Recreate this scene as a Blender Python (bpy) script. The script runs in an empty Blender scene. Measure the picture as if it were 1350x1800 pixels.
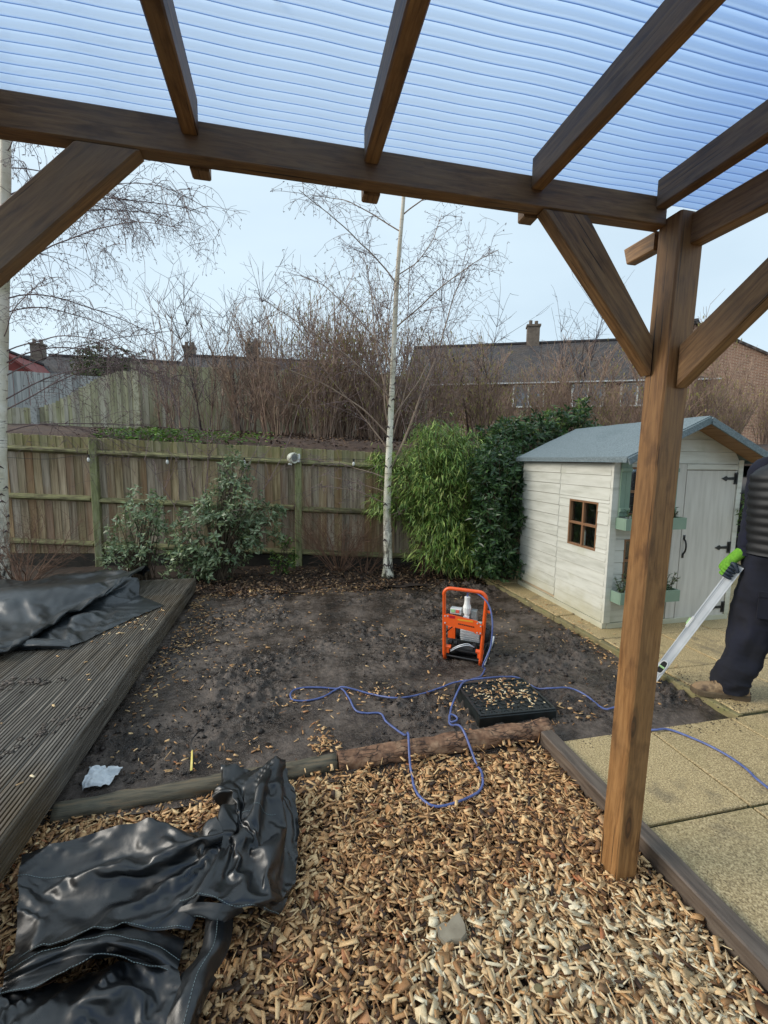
import bpy, bmesh, math, random
import numpy as np
from mathutils import Vector, Matrix, noise as mnoise

random.seed(7); rng = np.random.default_rng(11)
S = bpy.context.scene; COL = S.collection
V = Vector

# ------------------------------------------------------------------ camera
CAM_H = 1.55
cd = bpy.data.cameras.new('camera'); cam = bpy.data.objects.new('camera', cd); COL.objects.link(cam)
cam.matrix_world = Matrix(((0.97602645, 0.01536452, -0.21710897, 0), (-0.21738711, 0.11801015, -0.96892541, 0),
                           (0.01073398, 0.99289352, 0.11852102, CAM_H), (0, 0, 0, 1)))
cd.sensor_fit = 'HORIZONTAL'; cd.sensor_width = 36; cd.lens = 20.8; cd.clip_start = .05; cd.clip_end = 600
S.camera = cam

# ------------------------------------------------------------------ sky, sun, exposure
SUN_EL, SUN_AZ = math.radians(29), math.radians(278)
w = bpy.data.worlds.new('World'); S.world = w; w.use_nodes = True
nt = w.node_tree; nt.nodes.clear()
out = nt.nodes.new('ShaderNodeOutputWorld'); bg = nt.nodes.new('ShaderNodeBackground')
sky = nt.nodes.new('ShaderNodeTexSky'); sky.sky_type = 'NISHITA'; sky.sun_disc = False
sky.sun_elevation = SUN_EL; sky.sun_rotation = SUN_AZ; sky.dust_density = 4; sky.air_density = 1.2
tc = nt.nodes.new('ShaderNodeTexCoord'); nz = nt.nodes.new('ShaderNodeTexNoise')
nz.inputs['Scale'].default_value = 2.2; nz.inputs['Detail'].default_value = 5; nz.inputs['Roughness'].default_value = .45
mp = nt.nodes.new('ShaderNodeMapping'); mp.inputs['Scale'].default_value = (1, 1, 2.4)
cr = nt.nodes.new('ShaderNodeValToRGB')
cr.color_ramp.elements[0].position = .3; cr.color_ramp.elements[0].color = (.375, .465, .535, 1)
cr.color_ramp.elements[1].position = .72; cr.color_ramp.elements[1].color = (.455, .55, .61, 1)
gain = nt.nodes.new('ShaderNodeVectorMath'); gain.operation = 'SCALE'; gain.inputs['Scale'].default_value = 10.5
mix = nt.nodes.new('ShaderNodeMixRGB'); mix.inputs[0].default_value = .88
L = nt.links
L.new(tc.outputs['Generated'], mp.inputs['Vector']); L.new(mp.outputs['Vector'], nz.inputs['Vector'])
L.new(nz.outputs['Fac'], cr.inputs['Fac']); L.new(cr.outputs['Color'], gain.inputs[0])
L.new(sky.outputs['Color'], mix.inputs[1]); L.new(gain.outputs['Vector'], mix.inputs[2])
L.new(mix.outputs['Color'], bg.inputs['Color']); L.new(bg.outputs['Background'], out.inputs['Surface'])
bg.inputs['Strength'].default_value = .1
sd = bpy.data.lights.new('sun', 'SUN'); sun = bpy.data.objects.new('sun', sd); COL.objects.link(sun)
sd.energy = 1.5; sd.angle = math.radians(30); sd.color = (1, .93, .83)
# Nishita: rotation 0 = +Y, clockwise seen from above
sdir = V((math.sin(SUN_AZ) * math.cos(SUN_EL), math.cos(SUN_AZ) * math.cos(SUN_EL), math.sin(SUN_EL)))
sun.rotation_euler = sdir.to_track_quat('Z', 'Y').to_euler()
S.view_settings.view_transform = 'Standard'; S.view_settings.look = 'None'
S.view_settings.exposure = 0.84; S.view_settings.gamma = 1; S.view_settings.use_curve_mapping = False
S.render.engine = 'CYCLES'
S.cycles.max_bounces = 8; S.cycles.transparent_max_bounces = 12

# ------------------------------------------------------------------ materials
def lin(r, g, b):
    f = lambda c: (c / 255 / 12.92) if c / 255 <= .04045 else ((c / 255 + .055) / 1.055) ** 2.4
    return (f(r), f(g), f(b), 1)

class NT:
    def __init__(s, name):
        s.m = bpy.data.materials.new(name); s.m.use_nodes = True; s.t = s.m.node_tree
        s.b = s.t.nodes['Principled BSDF']
    def n(s, typ, **kw):
        x = s.t.nodes.new('ShaderNode' + typ)
        for k, v in kw.items():
            if k[0] == '_': setattr(x, k[1:], v)
            else: s.put(x.inputs[k.replace('__', ' ')], v)
        return x
    def put(s, inp, v):
        if isinstance(v, bpy.types.NodeSocket): s.t.links.new(v, inp)
        else: inp.default_value = v
    def math(s, op, a, b=0, c=None):
        x = s.n('Math', _operation=op); s.put(x.inputs[0], a); s.put(x.inputs[1], b)
        if c is not None: s.put(x.inputs[2], c)
        return x.outputs[0]
    def mixc(s, f, a, b, blend='MIX'):
        x = s.n('MixRGB', _blend_type=blend); s.put(x.inputs[0], f); s.put(x.inputs[1], a); s.put(x.inputs[2], b)
        return x.outputs[0]
    def ramp(s, f, stops):
        x = s.n('ValToRGB'); s.put(x.inputs[0], f); e = x.color_ramp.elements
        while len(e) < len(stops): e.new(.5)
        for el, (p, c) in zip(e, stops): el.position = p; el.color = c if len(c) == 4 else (*c, 1)
        return x.outputs[0]
    def coord(s, kind='Object', stretch=(1, 1, 1), objoff=True):
        t = s.n('TexCoord').outputs[kind]; m = s.n('Mapping', Vector=t, Scale=stretch)
        if objoff:
            oi = s.n('ObjectInfo').outputs['Random']
            cx = s.n('CombineXYZ', X=s.math('MULTIPLY', oi, 37), Y=s.math('MULTIPLY', oi, 91), Z=s.math('MULTIPLY', oi, 53))
            s.put(m.inputs['Location'], cx.outputs[0])
        return m.outputs[0]
    def noise(s, vec, scale, detail=5, rough=.55, dist=0):
        return s.n('TexNoise', Vector=vec, Scale=scale, Detail=detail, Roughness=rough, Distortion=dist).outputs['Fac']
    def step(s, f, lo, hi):
        x = s.n('MapRange', Value=f); x.inputs['From Min'].default_value = lo; x.inputs['From Max'].default_value = hi
        return x.outputs[0]
    def bump(s, h, strength, dist=.01, base=None):
        x = s.n('Bump', Height=h, Strength=strength, Distance=dist)
        if base is not None: s.put(x.inputs['Normal'], base)
        return x.outputs[0]
    def set(s, **kw):
        for k, v in kw.items(): s.put(s.b.inputs[k.replace('__', ' ')], v)
        return s.m

def pmat(name, cols, scale=5, stretch=(1, 1, 1), detail=6, rough=.7, bump=.2, bscale=None, bdist=.004, objvar=0, islvar=0,
         huevar=0, layers=(), spec=.5, rvar=0, dist=0, objoff=True, metal=0, coat=0, coord='Object'):
    k = NT(name); vec = k.coord(coord, stretch, objoff); f = k.noise(vec, scale, detail, dist=dist)
    n = len(cols); c = k.ramp(f, [(.28 + .44 * i / max(1, n - 1), col) for i, col in enumerate(cols)])
    if objvar or islvar or huevar:
        r = k.n('ObjectInfo').outputs['Random'] if objvar else k.n('NewGeometry').outputs['Random Per Island']
        v = objvar or islvar
        h = k.n('HueSaturation', Color=c, Value=k.math('MULTIPLY_ADD', r, 2 * v, 1 - v))
        if huevar:
            wn = k.n('TexWhiteNoise', _noise_dimensions='1D', W=r).outputs['Value']
            k.put(h.inputs['Hue'], k.math('MULTIPLY_ADD', wn, 2 * huevar, .5 - huevar))
            k.put(h.inputs['Saturation'], k.math('MULTIPLY_ADD', wn, .5, .75))
        c = h.outputs[0]
    for (col, sc, st, lo, hi, amt) in layers:
        v2 = k.coord(coord, st, objoff); m = k.step(k.noise(v2, sc, 5, .6), lo, hi)
        c = k.mixc(k.math('MULTIPLY', m, amt), c, col)
    k.set(Base__Color=c, Metallic=metal)
    k.b.inputs['Specular IOR Level'].default_value = spec
    if rvar: k.put(k.b.inputs['Roughness'], k.math('MULTIPLY_ADD', k.noise(k.coord(coord, (1, 1, 1), objoff), scale * 1.3, 4), rvar * 2, rough - rvar))
    else: k.b.inputs['Roughness'].default_value = rough
    if coat: k.b.inputs['Coat Weight'].default_value = coat; k.b.inputs['Coat Roughness'].default_value = .15
    if bump:
        h = k.noise(vec, bscale or scale * 3, 6, .6)
        k.set(Normal=k.bump(h, bump, bdist))
    return k.m

M = {}
def timber(name, cols, grey, gamt):
    k = NT(name); v = k.coord('Object', (2.6, 30, 30)); vb = k.coord('Object', (1, 2.4, 2.4)); fine = k.noise(v, 3, 7, .6, .5)
    c = k.ramp(fine, [(.3, cols[0]), (.48, cols[1]), (.66, cols[2])])
    h = k.n('HueSaturation', Color=c, Value=k.math('MULTIPLY_ADD', k.n('ObjectInfo').outputs['Random'], .26, .87)); c = h.outputs[0]
    c = k.mixc(k.math('MULTIPLY', k.step(k.noise(vb, 2.6, 4), .44, .66), gamt), c, grey)
    c = k.mixc(k.math('MULTIPLY', k.step(k.noise(vb, 5.5, 5, .6), .56, .68), .5), c, lin(70, 44, 24))
    vo = k.n('TexVoronoi', Vector=k.coord('Object', (2.3, 8, 8)), Scale=1.0); d = vo.outputs['Distance']
    rings = k.math('SINE', k.math('MULTIPLY', d, 95)); kn = k.step(d, .24, .12)
    c = k.mixc(k.math('MULTIPLY', kn, .75), c, k.mixc(k.step(rings, -.4, .6), lin(42, 26, 16), lin(92, 58, 32)))
    crack = k.math('MULTIPLY', k.step(k.noise(k.coord('Object', (.7, 46, 46)), 2.2, 3, .5), .655, .675), k.step(k.noise(vb, 1.7, 2), .46, .54))
    c = k.mixc(k.math('MULTIPLY', crack, .9), c, lin(26, 17, 11))
    k.set(Base__Color=c, Roughness=k.math('MULTIPLY_ADD', fine, .3, .42), Normal=k.bump(k.math('SUBTRACT', fine, crack), .35, .003)); return k.m
M['pergola_wood'] = timber('pergola_wood', [lin(98, 70, 42), lin(138, 102, 64), lin(164, 126, 82)], lin(128, 108, 84), .5)
M['post_wood'] = timber('post_wood', [lin(108, 72, 38), lin(138, 98, 56), lin(158, 116, 70)], lin(122, 92, 60), .4)
M['fence_wood'] = pmat('fence_wood', [lin(96, 82, 62), lin(152, 135, 110), lin(180, 165, 140)], 4, (9, 9, .9), 7, .85, .35, 14, objvar=.28, huevar=.004,
                       layers=[(lin(136, 98, 68), 1.6, (2, 2, .6), .5, .62, .5), (lin(122, 122, 84), 1.3, (2, 2, 1), .55, .72, .3),
                               (lin(48, 40, 34), 6, (6, 6, .7), .62, .72, .5)])
def algae_top(m, lo, hi, col):
    t = m.node_tree; b = t.nodes['Principled BSDF']; src = b.inputs['Base Color'].links[0].from_socket
    N_ = t.nodes.new; tc_ = N_('ShaderNodeTexCoord'); sx_ = N_('ShaderNodeSeparateXYZ'); mr = N_('ShaderNodeMapRange'); mx = N_('ShaderNodeMixRGB'); nn = N_('ShaderNodeTexNoise'); ad = N_('ShaderNodeMath'); ml = N_('ShaderNodeMath')
    nn.inputs['Scale'].default_value = 7; ad.operation = 'MULTIPLY_ADD'; ad.inputs[1].default_value = .16; ml.operation = 'MULTIPLY'; ml.inputs[1].default_value = .45
    for a_, b_ in ((tc_.outputs['Object'], sx_.inputs[0]), (tc_.outputs['Object'], nn.inputs['Vector']), (nn.outputs['Fac'], ad.inputs[0]), (sx_.outputs['Z'], ad.inputs[2]), (ad.outputs[0], mr.inputs['Value']), (mr.outputs[0], ml.inputs[0]), (ml.outputs[0], mx.inputs[0]), (src, mx.inputs[1]), (mx.outputs[0], b.inputs['Base Color'])): t.links.new(a_, b_)
    mr.inputs['From Min'].default_value = lo; mr.inputs['From Max'].default_value = hi; mx.inputs[2].default_value = col
algae_top(M['fence_wood'], .93, 1.0, lin(132, 136, 82))
M['fence_rail'] = pmat('fence_rail', [lin(86, 82, 60), lin(132, 128, 92), lin(150, 150, 102)], 6, (1, 6, 6), 6, .9, .4, 20, objvar=.15,
                       layers=[(lin(60, 50, 38), 4, (1, 4, 4), .5, .62, .7)])
M['fence_post'] = pmat('fence_post', [lin(104, 104, 74), lin(140, 142, 98), lin(160, 158, 124)], 5, (1, 6, 6), 6, .9, .4, 20,
                       layers=[(lin(170, 168, 150), 2, (.8, 3, 3), .56, .66, .7), (lin(92, 80, 62), 3, (3, 3, 1), .55, .68, .6)])
M['gravel_board'] = pmat('gravel_board', [lin(38, 34, 30), lin(62, 56, 48)], 8, (1, 1, 1), 5, .85, .3)
M['back_fence'] = pmat('back_fence', [lin(126, 120, 100), lin(172, 166, 140), lin(194, 188, 164)], 3, (9, 9, .7), 6, .9, .3, 12, objvar=.2, huevar=.015,
                       layers=[(lin(132, 132, 80), 1.2, (1, 1, 1), .52, .68, .45)])
M['grey_fence'] = pmat('grey_fence', [lin(122, 124, 122), lin(164, 165, 162), lin(182, 182, 178)], 3, (9, 9, .7), 6, .9, .3, 12, objvar=.14)
M['deck_wood'] = pmat('deck_wood', [lin(52, 46, 40), lin(96, 89, 80), lin(132, 125, 115)], 3, (14, 1, 14), 7, .42, .35, 12, objvar=.14,
                      layers=[(lin(84, 66, 38), 1.1, (1, .7, 1), .5, .64, .7), (lin(36, 30, 26), 3, (2, 1.2, 2), .62, .7, .75)], rvar=.15, objoff=False)
M['paving'] = pmat('paving', [lin(92, 76, 52), lin(172, 150, 108), lin(222, 200, 156)], 150, (1, 1, 1), 3, .62, .6, 190, .003, objvar=.05,
                   layers=[(lin(128, 118, 74), 2.2, (1, 1, 1), .52, .72, .35), (lin(88, 80, 66), 5, (1, 1, 1), .56, .7, .55), (lin(60, 54, 44), 60, (1, 1, 1), .66, .7, .55)], rvar=.15)
M['kerb'] = pmat('kerb', [lin(84, 78, 56), lin(128, 118, 84), lin(114, 112, 70)], 12, (1, 1, 1), 6, .85, .4, 60, objvar=.1)
M['sleeper'] = pmat('sleeper', [lin(52, 44, 38), lin(92, 80, 70), lin(112, 100, 88)], 4, (1, 12, 12), 7, .55, .4, 14,
                    layers=[(lin(48, 26, 22), 2, (1, 1, 1), .56, .66, .5)], rvar=.12)
M['joint_moss'] = pmat('joint_moss', [lin(30, 28, 20), lin(62, 66, 28)], 20, (1, 1, 1), 5, .95, .5, 60)
M['earth'] = pmat('earth', [lin(34, 26, 22), lin(58, 46, 38), lin(76, 60, 48)], 9, (1, 1, 1), 7, .9, .6, 40, .01)
M['bank'] = pmat('bank', [lin(44, 32, 26), lin(74, 56, 46), lin(92, 72, 58)], 6, (1, 1, 1), 7, .95, .6, 50, .02)
M['far_ground'] = pmat('far_ground', [lin(70, 74, 44), lin(96, 96, 62)], .6, (1, 1, 1), 6, .95, .2)
M['chip_bed'] = pmat('chip_bed', [lin(30, 20, 12), lin(66, 44, 26)], 30, (1, 1, 1), 5, .9, .6, 60, .01)  # dark brown all over, so the gaps between chips come out dark
M['log_grey'] = pmat('log_grey', [lin(58, 54, 44), lin(96, 90, 74), lin(118, 100, 76)], 4, (1.5, 18, 18), 7, .75, .7, 16, objoff=False,
                     layers=[(lin(40, 36, 32), 4, (1, 5, 5), .58, .66, .8)])
M['twig'] = pmat('twig', [lin(92, 76, 78), lin(128, 106, 102)], 8, rough=.7, bump=0)
M['limb'] = pmat('limb', [lin(120, 98, 84), lin(168, 146, 126)], 8, rough=.7, bump=0)
M['twig_red'] = pmat('twig_red', [lin(82, 56, 44), lin(128, 96, 74)], 8, rough=.7, bump=0)
M['twig_dark'] = pmat('twig_dark', [lin(48, 38, 42), lin(74, 58, 60)], 8, rough=.7, bump=0)
M['thicket'] = pmat('thicket', [lin(98, 80, 70), lin(142, 117, 102), lin(166, 144, 118)], 5, rough=.8, bump=0, islvar=.25)
M['catkin'] = pmat('catkin', [lin(128, 122, 66), lin(160, 148, 84)], 6, rough=.8, bump=0, islvar=.2)
M['stem'] = pmat('stem', [lin(58, 48, 36), lin(92, 78, 60)], 10, rough=.8, bump=.2)
def leafmat(name, cols, rough=.4, iv=.35, hv=.02, trans=.25):
    k = NT(name); r = k.n('NewGeometry').outputs['Random Per Island']
    c = k.ramp(r, [(i / max(1, len(cols) - 1), q) for i, q in enumerate(cols)])
    wn = k.n('TexWhiteNoise', _noise_dimensions='1D', W=r).outputs['Value']
    h = k.n('HueSaturation', Color=c, Value=k.math('MULTIPLY_ADD', wn, 2 * iv, 1 - iv)).outputs[0]
    k.set(Base__Color=h, Roughness=rough)
    tr = k.n('BsdfTranslucent', Color=h); mx = k.n('MixShader', Fac=trans)
    k.t.links.new(k.b.outputs[0], mx.inputs[1]); k.t.links.new(tr.outputs[0], mx.inputs[2])
    k.t.links.new(mx.outputs[0], k.t.nodes['Material Output'].inputs['Surface'])
    return k.m
M['leaf_grey'] = leafmat('leaf_grey', [lin(78, 98, 68), lin(116, 136, 98), lin(160, 174, 142), lin(132, 144, 92)], .32)
M['leaf_bamboo'] = leafmat('leaf_bamboo', [lin(56, 88, 40), lin(108, 140, 66), lin(148, 174, 90), lin(184, 192, 112)], .42, .45, .02, .32)
M['leaf_laurel'] = leafmat('leaf_laurel', [lin(38, 60, 38), lin(56, 84, 50), lin(86, 114, 66)], .28)
M['leaf_light'] = leafmat('leaf_light', [lin(48, 78, 34), lin(84, 116, 50), lin(130, 146, 74)], .3)
M['leaf_hedge'] = leafmat('leaf_hedge', [lin(44, 50, 30), lin(68, 74, 42), lin(88, 110, 44)], .5)
M['leaf_var'] = leafmat('leaf_var', [lin(40, 60, 34), lin(80, 106, 60), lin(214, 218, 200)], .4)
M['ivy'] = leafmat('ivy', [lin(58, 84, 34), lin(92, 128, 52), lin(120, 150, 66)], .45)
M['litter'] = leafmat('litter', [lin(36, 26, 20), lin(62, 44, 32), lin(92, 66, 46), lin(150, 122, 92)], .7, .3, 0, 0)
M['tile'] = pmat('tile', [lin(50, 48, 50), lin(72, 68, 70)], 8, (1, 1, 1), 5, .85, .2, islvar=.18, objvar=0)
M['brick'] = None
M['render_wall'] = pmat('render_wall', [lin(150, 120, 100), lin(170, 140, 116)], 4)
M['red_board'] = pmat('red_board', [lin(110, 44, 38), lin(134, 56, 48)], 4)
M['white_paint'] = pmat('white_paint', [lin(214, 216, 210), lin(232, 233, 228)], 5, rough=.5, bump=.05)
M['house_paint'] = pmat('house_paint', [lin(182, 182, 171), lin(203, 203, 193), lin(212, 212, 203)], 3, (1, 1, 8), 6, .55, .12, 10, objvar=.03,
                        layers=[(lin(150, 152, 112), 1.8, (1, 1, .6), .6, .74, .45), (lin(172, 164, 140), 14, (.5, .5, 3), .66, .74, .4)])
M['door_paint'] = pmat('door_paint', [lin(180, 177, 168), lin(196, 192, 184), lin(204, 201, 193)], 3, (8, 8, .8), 6, .55, .06, 10, layers=[(lin(176, 170, 150), 9, (3, 3, .6), .66, .76, .35)])
M['chimney_brick'] = pmat('chimney_brick', [lin(92, 82, 74), lin(122, 110, 98)], 6, rough=.9)
def add_ground_stain(m, col, z1, amt):
    t = m.node_tree; b = t.nodes['Principled BSDF']; src = b.inputs['Base Color'].links[0].from_socket; N_ = t.nodes.new
    ge, sx_, nn, ad, mr, ml, mx = (N_('ShaderNode' + q) for q in ('NewGeometry', 'SeparateXYZ', 'TexNoise', 'Math', 'MapRange', 'Math', 'MixRGB'))
    nn.inputs['Scale'].default_value = 6; nn.inputs['Detail'].default_value = 6; ad.operation = 'MULTIPLY_ADD'; ad.inputs[1].default_value = -.35; ml.operation = 'MULTIPLY'; ml.inputs[1].default_value = amt
    for a_, b_ in ((ge.outputs['Position'], sx_.inputs[0]), (ge.outputs['Position'], nn.inputs['Vector']), (nn.outputs['Fac'], ad.inputs[0]), (sx_.outputs['Z'], ad.inputs[2]), (ad.outputs[0], mr.inputs['Value']), (mr.outputs[0], ml.inputs[0]), (ml.outputs[0], mx.inputs[0]), (src, mx.inputs[1]), (mx.outputs[0], b.inputs['Base Color'])): t.links.new(a_, b_)
    mr.inputs['From Min'].default_value = z1; mr.inputs['From Max'].default_value = -.16; mx.inputs[2].default_value = col
add_ground_stain(M['house_paint'], lin(158, 152, 108), .12, .55)
M['green_paint'] = pmat('green_paint', [lin(112, 136, 118), lin(130, 152, 134)], 4, rough=.55, bump=.1)
M['roof_felt'] = pmat('roof_felt', [lin(80, 92, 97), lin(108, 121, 126), lin(132, 143, 147)], 90, rough=.85, bump=.5, bscale=140, bdist=.003,
                      layers=[(lin(76, 94, 98), 2, (1, .4, 1), .52, .7, .5)])
M['soffit'] = pmat('soffit', [lin(128, 98, 72), lin(156, 124, 94)], 3, (8, 1, 8), 6, .8, .2)
M['bare_wood'] = pmat('bare_wood', [lin(110, 78, 52), lin(142, 104, 72)], 4, (6, 6, 1), 6, .7, .2)
M['black_iron'] = pmat('black_iron', [lin(18, 18, 18), lin(30, 30, 30)], 20, rough=.5, bump=.1)
M['dark_room'] = pmat('dark_room', [lin(170, 150, 124), lin(190, 172, 146)], 3, rough=.9)
M['orange'] = pmat('orange', [lin(222, 84, 26), lin(236, 98, 34)], 6, rough=.38, bump=.05, layers=[(lin(96, 52, 30), 9, (1, 1, 1), .66, .74, .5)], coat=.2)
M['black_plastic'] = pmat('black_plastic', [lin(16, 20, 20), lin(34, 40, 40)], 14, rough=.38, bump=.15, bscale=60, layers=[(lin(62, 56, 46), 6, (1, 1, 1), .58, .72, .35)])
M['black_metal'] = pmat('black_metal', [lin(20, 20, 22), lin(44, 44, 46)], 10, rough=.42, bump=.15, layers=[(lin(70, 58, 46), 8, (1, 1, 1), .56, .7, .5)])
M['alloy'] = pmat('alloy', [lin(188, 194, 200), lin(212, 217, 222)], 8, rough=.32, bump=.06, metal=.25)
M['grey_paint'] = pmat('grey_paint', [lin(188, 191, 192), lin(212, 214, 214)], 8, rough=.4, bump=.05)
M['white_plastic'] = pmat('white_plastic', [lin(222, 222, 218), lin(236, 236, 232)], 8, rough=.35, bump=.02)
M['cream'] = pmat('cream', [lin(204, 204, 186), lin(222, 222, 206)], 8, rough=.4, bump=.04)
M['lens_grey'] = pmat('lens_grey', [lin(110, 116, 116), lin(138, 142, 142)], 40, rough=.35)
M['green_btn'] = pmat('green_btn', [lin(150, 190, 130), lin(160, 200, 140)], 8, rough=.4, bump=0)
M['red_btn'] = pmat('red_btn', [lin(206, 88, 70), lin(214, 96, 76)], 8, rough=.4, bump=0)
M['red_label'] = pmat('red_label', [lin(168, 24, 40), lin(180, 30, 46)], 8, rough=.4, bump=0)
M['yellow_label'] = pmat('yellow_label', [lin(214, 150, 40), lin(222, 160, 50)], 8, rough=.4, bump=0)
M['cable_blue'] = pmat('cable_blue', [lin(66, 80, 130), lin(98, 112, 164)], 30, rough=.4, bump=.05, layers=[(lin(66, 58, 58), 9, (1, 1, 1), .6, .75, .5)])
M['cable_black'] = pmat('cable_black', [lin(20, 20, 22), lin(32, 32, 34)], 20, rough=.5, bump=0)
M['rag'] = pmat('rag', [lin(198, 202, 204), lin(226, 228, 230)], 12, rough=.5, bump=.3, layers=[(lin(120, 108, 96), 7, (1, 1, 1), .6, .7, .6)])
M['stone'] = pmat('stone', [lin(128, 118, 100), lin(152, 142, 122)], 20, rough=.85, bump=.3)
M['trouser'] = pmat('trouser', [lin(7, 9, 20), lin(15, 19, 37)], 8, rough=.9, bump=.3, bscale=220, bdist=.001, layers=[(lin(38, 38, 44), 5, (1, 1, .5), .55, .74, .4)])
M['gilet'] = pmat('gilet', [lin(12, 13, 16), lin(22, 24, 28)], 8, rough=.6, bump=.2, bscale=60)
M['hoodie'] = pmat('hoodie', [lin(9, 12, 26), lin(17, 21, 42)], 10, rough=.95, bump=.3, bscale=180, bdist=.001)
M['glove'] = pmat('glove', [lin(78, 130, 30), lin(112, 168, 46)], 60, rough=.9, bump=.6, bscale=220, bdist=.002, layers=[(lin(62, 84, 36), 9, (1, 1, 1), .58, .7, .5)])
M['glove_palm'] = pmat('glove_palm', [lin(24, 34, 48), lin(40, 52, 66)], 30, rough=.6, bump=.3)
M['boot'] = pmat('boot', [lin(120, 96, 70), lin(158, 132, 100), lin(112, 86, 64)], 14, rough=.8, bump=.4, layers=[(lin(58, 46, 38), 7, (1, 1, 1), .5, .64, .85)])
M['boot_sole'] = pmat('boot_sole', [lin(70, 58, 44), lin(104, 88, 66)], 20, rough=.8, bump=.3)
M['skin'] = pmat('skin', [lin(190, 140, 116), lin(206, 158, 132)], 10, rough=.6, bump=.05)
M['zip'] = pmat('zip', [lin(150, 140, 128), lin(190, 182, 170)], 200, rough=.4, metal=.5)
M['stitch'] = pmat('stitch', [lin(104, 120, 120), lin(132, 148, 148)], 40, rough=.7, bump=0)
M['bulb'] = pmat('bulb', [lin(226, 226, 220), lin(236, 236, 230)], 10, rough=.3, bump=0)

def birch_mat():
    k = NT('birch_bark'); v = k.coord('Object', (1, 1, 1), True); vs = k.coord('Object', (3, 3, 26), True)
    c = k.ramp(k.noise(v, 5, 5), [(.3, lin(196, 188, 164)), (.5, lin(226, 220, 202)), (.7, lin(238, 234, 222))])
    c = k.mixc(k.math('MULTIPLY', k.step(k.noise(vs, 2.4, 4, .6), .6, .66), .75), c, lin(70, 58, 50))
    z = k.n('SeparateXYZ', Vector=k.n('TexCoord').outputs['Object']).outputs['Z']
    low = k.step(z, 1.2, .1)
    crk = k.step(k.noise(k.coord('Object', (9, 9, 2.4), True), 3.2, 5, .7), .44, .56)
    c = k.mixc(k.math('MULTIPLY', crk, low), c, lin(34, 28, 24))
    # the trunk thins to brown young wood high up
    c = k.mixc(k.math('MULTIPLY', k.step(z, 2.2, 3.6), .35), c, lin(150, 118, 92))
    c = k.mixc(k.math('MULTIPLY', k.step(k.noise(v, 2.2, 4), .54, .68), .35), c, lin(130, 140, 84))
    k.set(Base__Color=c, Roughness=.7, Normal=k.bump(k.noise(vs, 6, 5), .4, .006)); return k.m
M['birch'] = birch_mat()

def mud_mat():
    k = NT('mud'); v = k.coord('Object', (1, 1, 1), False)
    a = k.noise(v, 3.2, 8, .62); b = k.noise(v, 26, 7, .7)
    c = k.ramp(k.math('MULTIPLY_ADD', b, .45, k.math('MULTIPLY', a, .6)), [(.38, lin(28, 23, 20)), (.5, lin(68, 58, 51)), (.62, lin(106, 94, 85))])
    c = k.mixc(k.step(k.noise(v, 60, 5, .7), .66, .74), c, lin(26, 22, 20))
    c = k.mixc(k.math('MULTIPLY', k.step(k.noise(v, 130, 3, .7), .70, .76), .7), c, lin(140, 122, 98))
    r = k.ramp(a, [(.44, (.18,) * 3), (.60, (.62,) * 3)])
    k.set(Base__Color=c, Roughness=r, Normal=k.bump(k.math('ADD', b, k.math('MULTIPLY', k.noise(v, 90, 5, .7), .4)), .9, .022)); return k.m
M['mud'] = mud_mat()
M['mud_clod'] = pmat('mud_clod', [lin(32, 26, 23), lin(58, 49, 44)], 12, rough=.6, bump=.3, islvar=.35, objoff=False)

def chip_mat():
    k = NT('wood_chip'); r = k.n('NewGeometry').outputs['Random Per Island']
    brown = k.ramp(r, [(0, lin(44, 30, 20)), (.13, lin(92, 62, 38)), (.28, lin(156, 112, 70)), (.54, lin(204, 158, 106)), (.9, lin(236, 202, 150)), (1, lin(172, 104, 62))])
    pale = k.ramp(r, [(0, lin(120, 88, 58)), (.25, lin(202, 168, 122)), (.6, lin(234, 210, 166)), (1, lin(246, 232, 198))])
    fr = k.n('Attribute', _attribute_name='fresh').outputs['Fac']
    c = k.mixc(fr, brown, pale)
    g = k.noise(k.coord('Object', (60, 60, 60), False), 3, 4, .6)
    c = k.mixc(.5, c, k.ramp(g, [(.3, (.55, .5, .46)), (.6, (1, 1, 1))]), 'MULTIPLY')
    k.set(Base__Color=c, Roughness=.62, Normal=k.bump(g, .3, .003)); return k.m
M['chip'] = chip_mat()

def bark_mat():
    k = NT('log_bark'); v = k.coord('Object', (1, 1, 1), False)
    vs = k.n('VectorMath', _operation='ADD'); k.put(vs.inputs[0], k.coord('Object', (13, 42, 42), False)); dn = k.n('TexNoise', Vector=v, Scale=24.0); k.put(vs.inputs[1], dn.outputs['Color']); vs = vs.outputs[0]
    wv = k.n('TexVoronoi', Vector=vs, Scale=1.0, _feature='DISTANCE_TO_EDGE').outputs['Distance']
    c = k.ramp(k.noise(v, 22, 5), [(.3, lin(84, 58, 42)), (.5, lin(128, 94, 70)), (.7, lin(160, 128, 100))])
    crack = k.math('MULTIPLY', k.step(wv, .11, .02), k.step(k.noise(v, 8, 4), .40, .56))
    c = k.mixc(k.math('MULTIPLY', crack, .85), c, lin(34, 22, 16))
    k.set(Base__Color=c, Roughness=.75, Normal=k.bump(k.math('SUBTRACT', k.noise(v, 50, 5), crack), .7, .006)); return k.m
M['log_bark'] = bark_mat()

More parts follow.
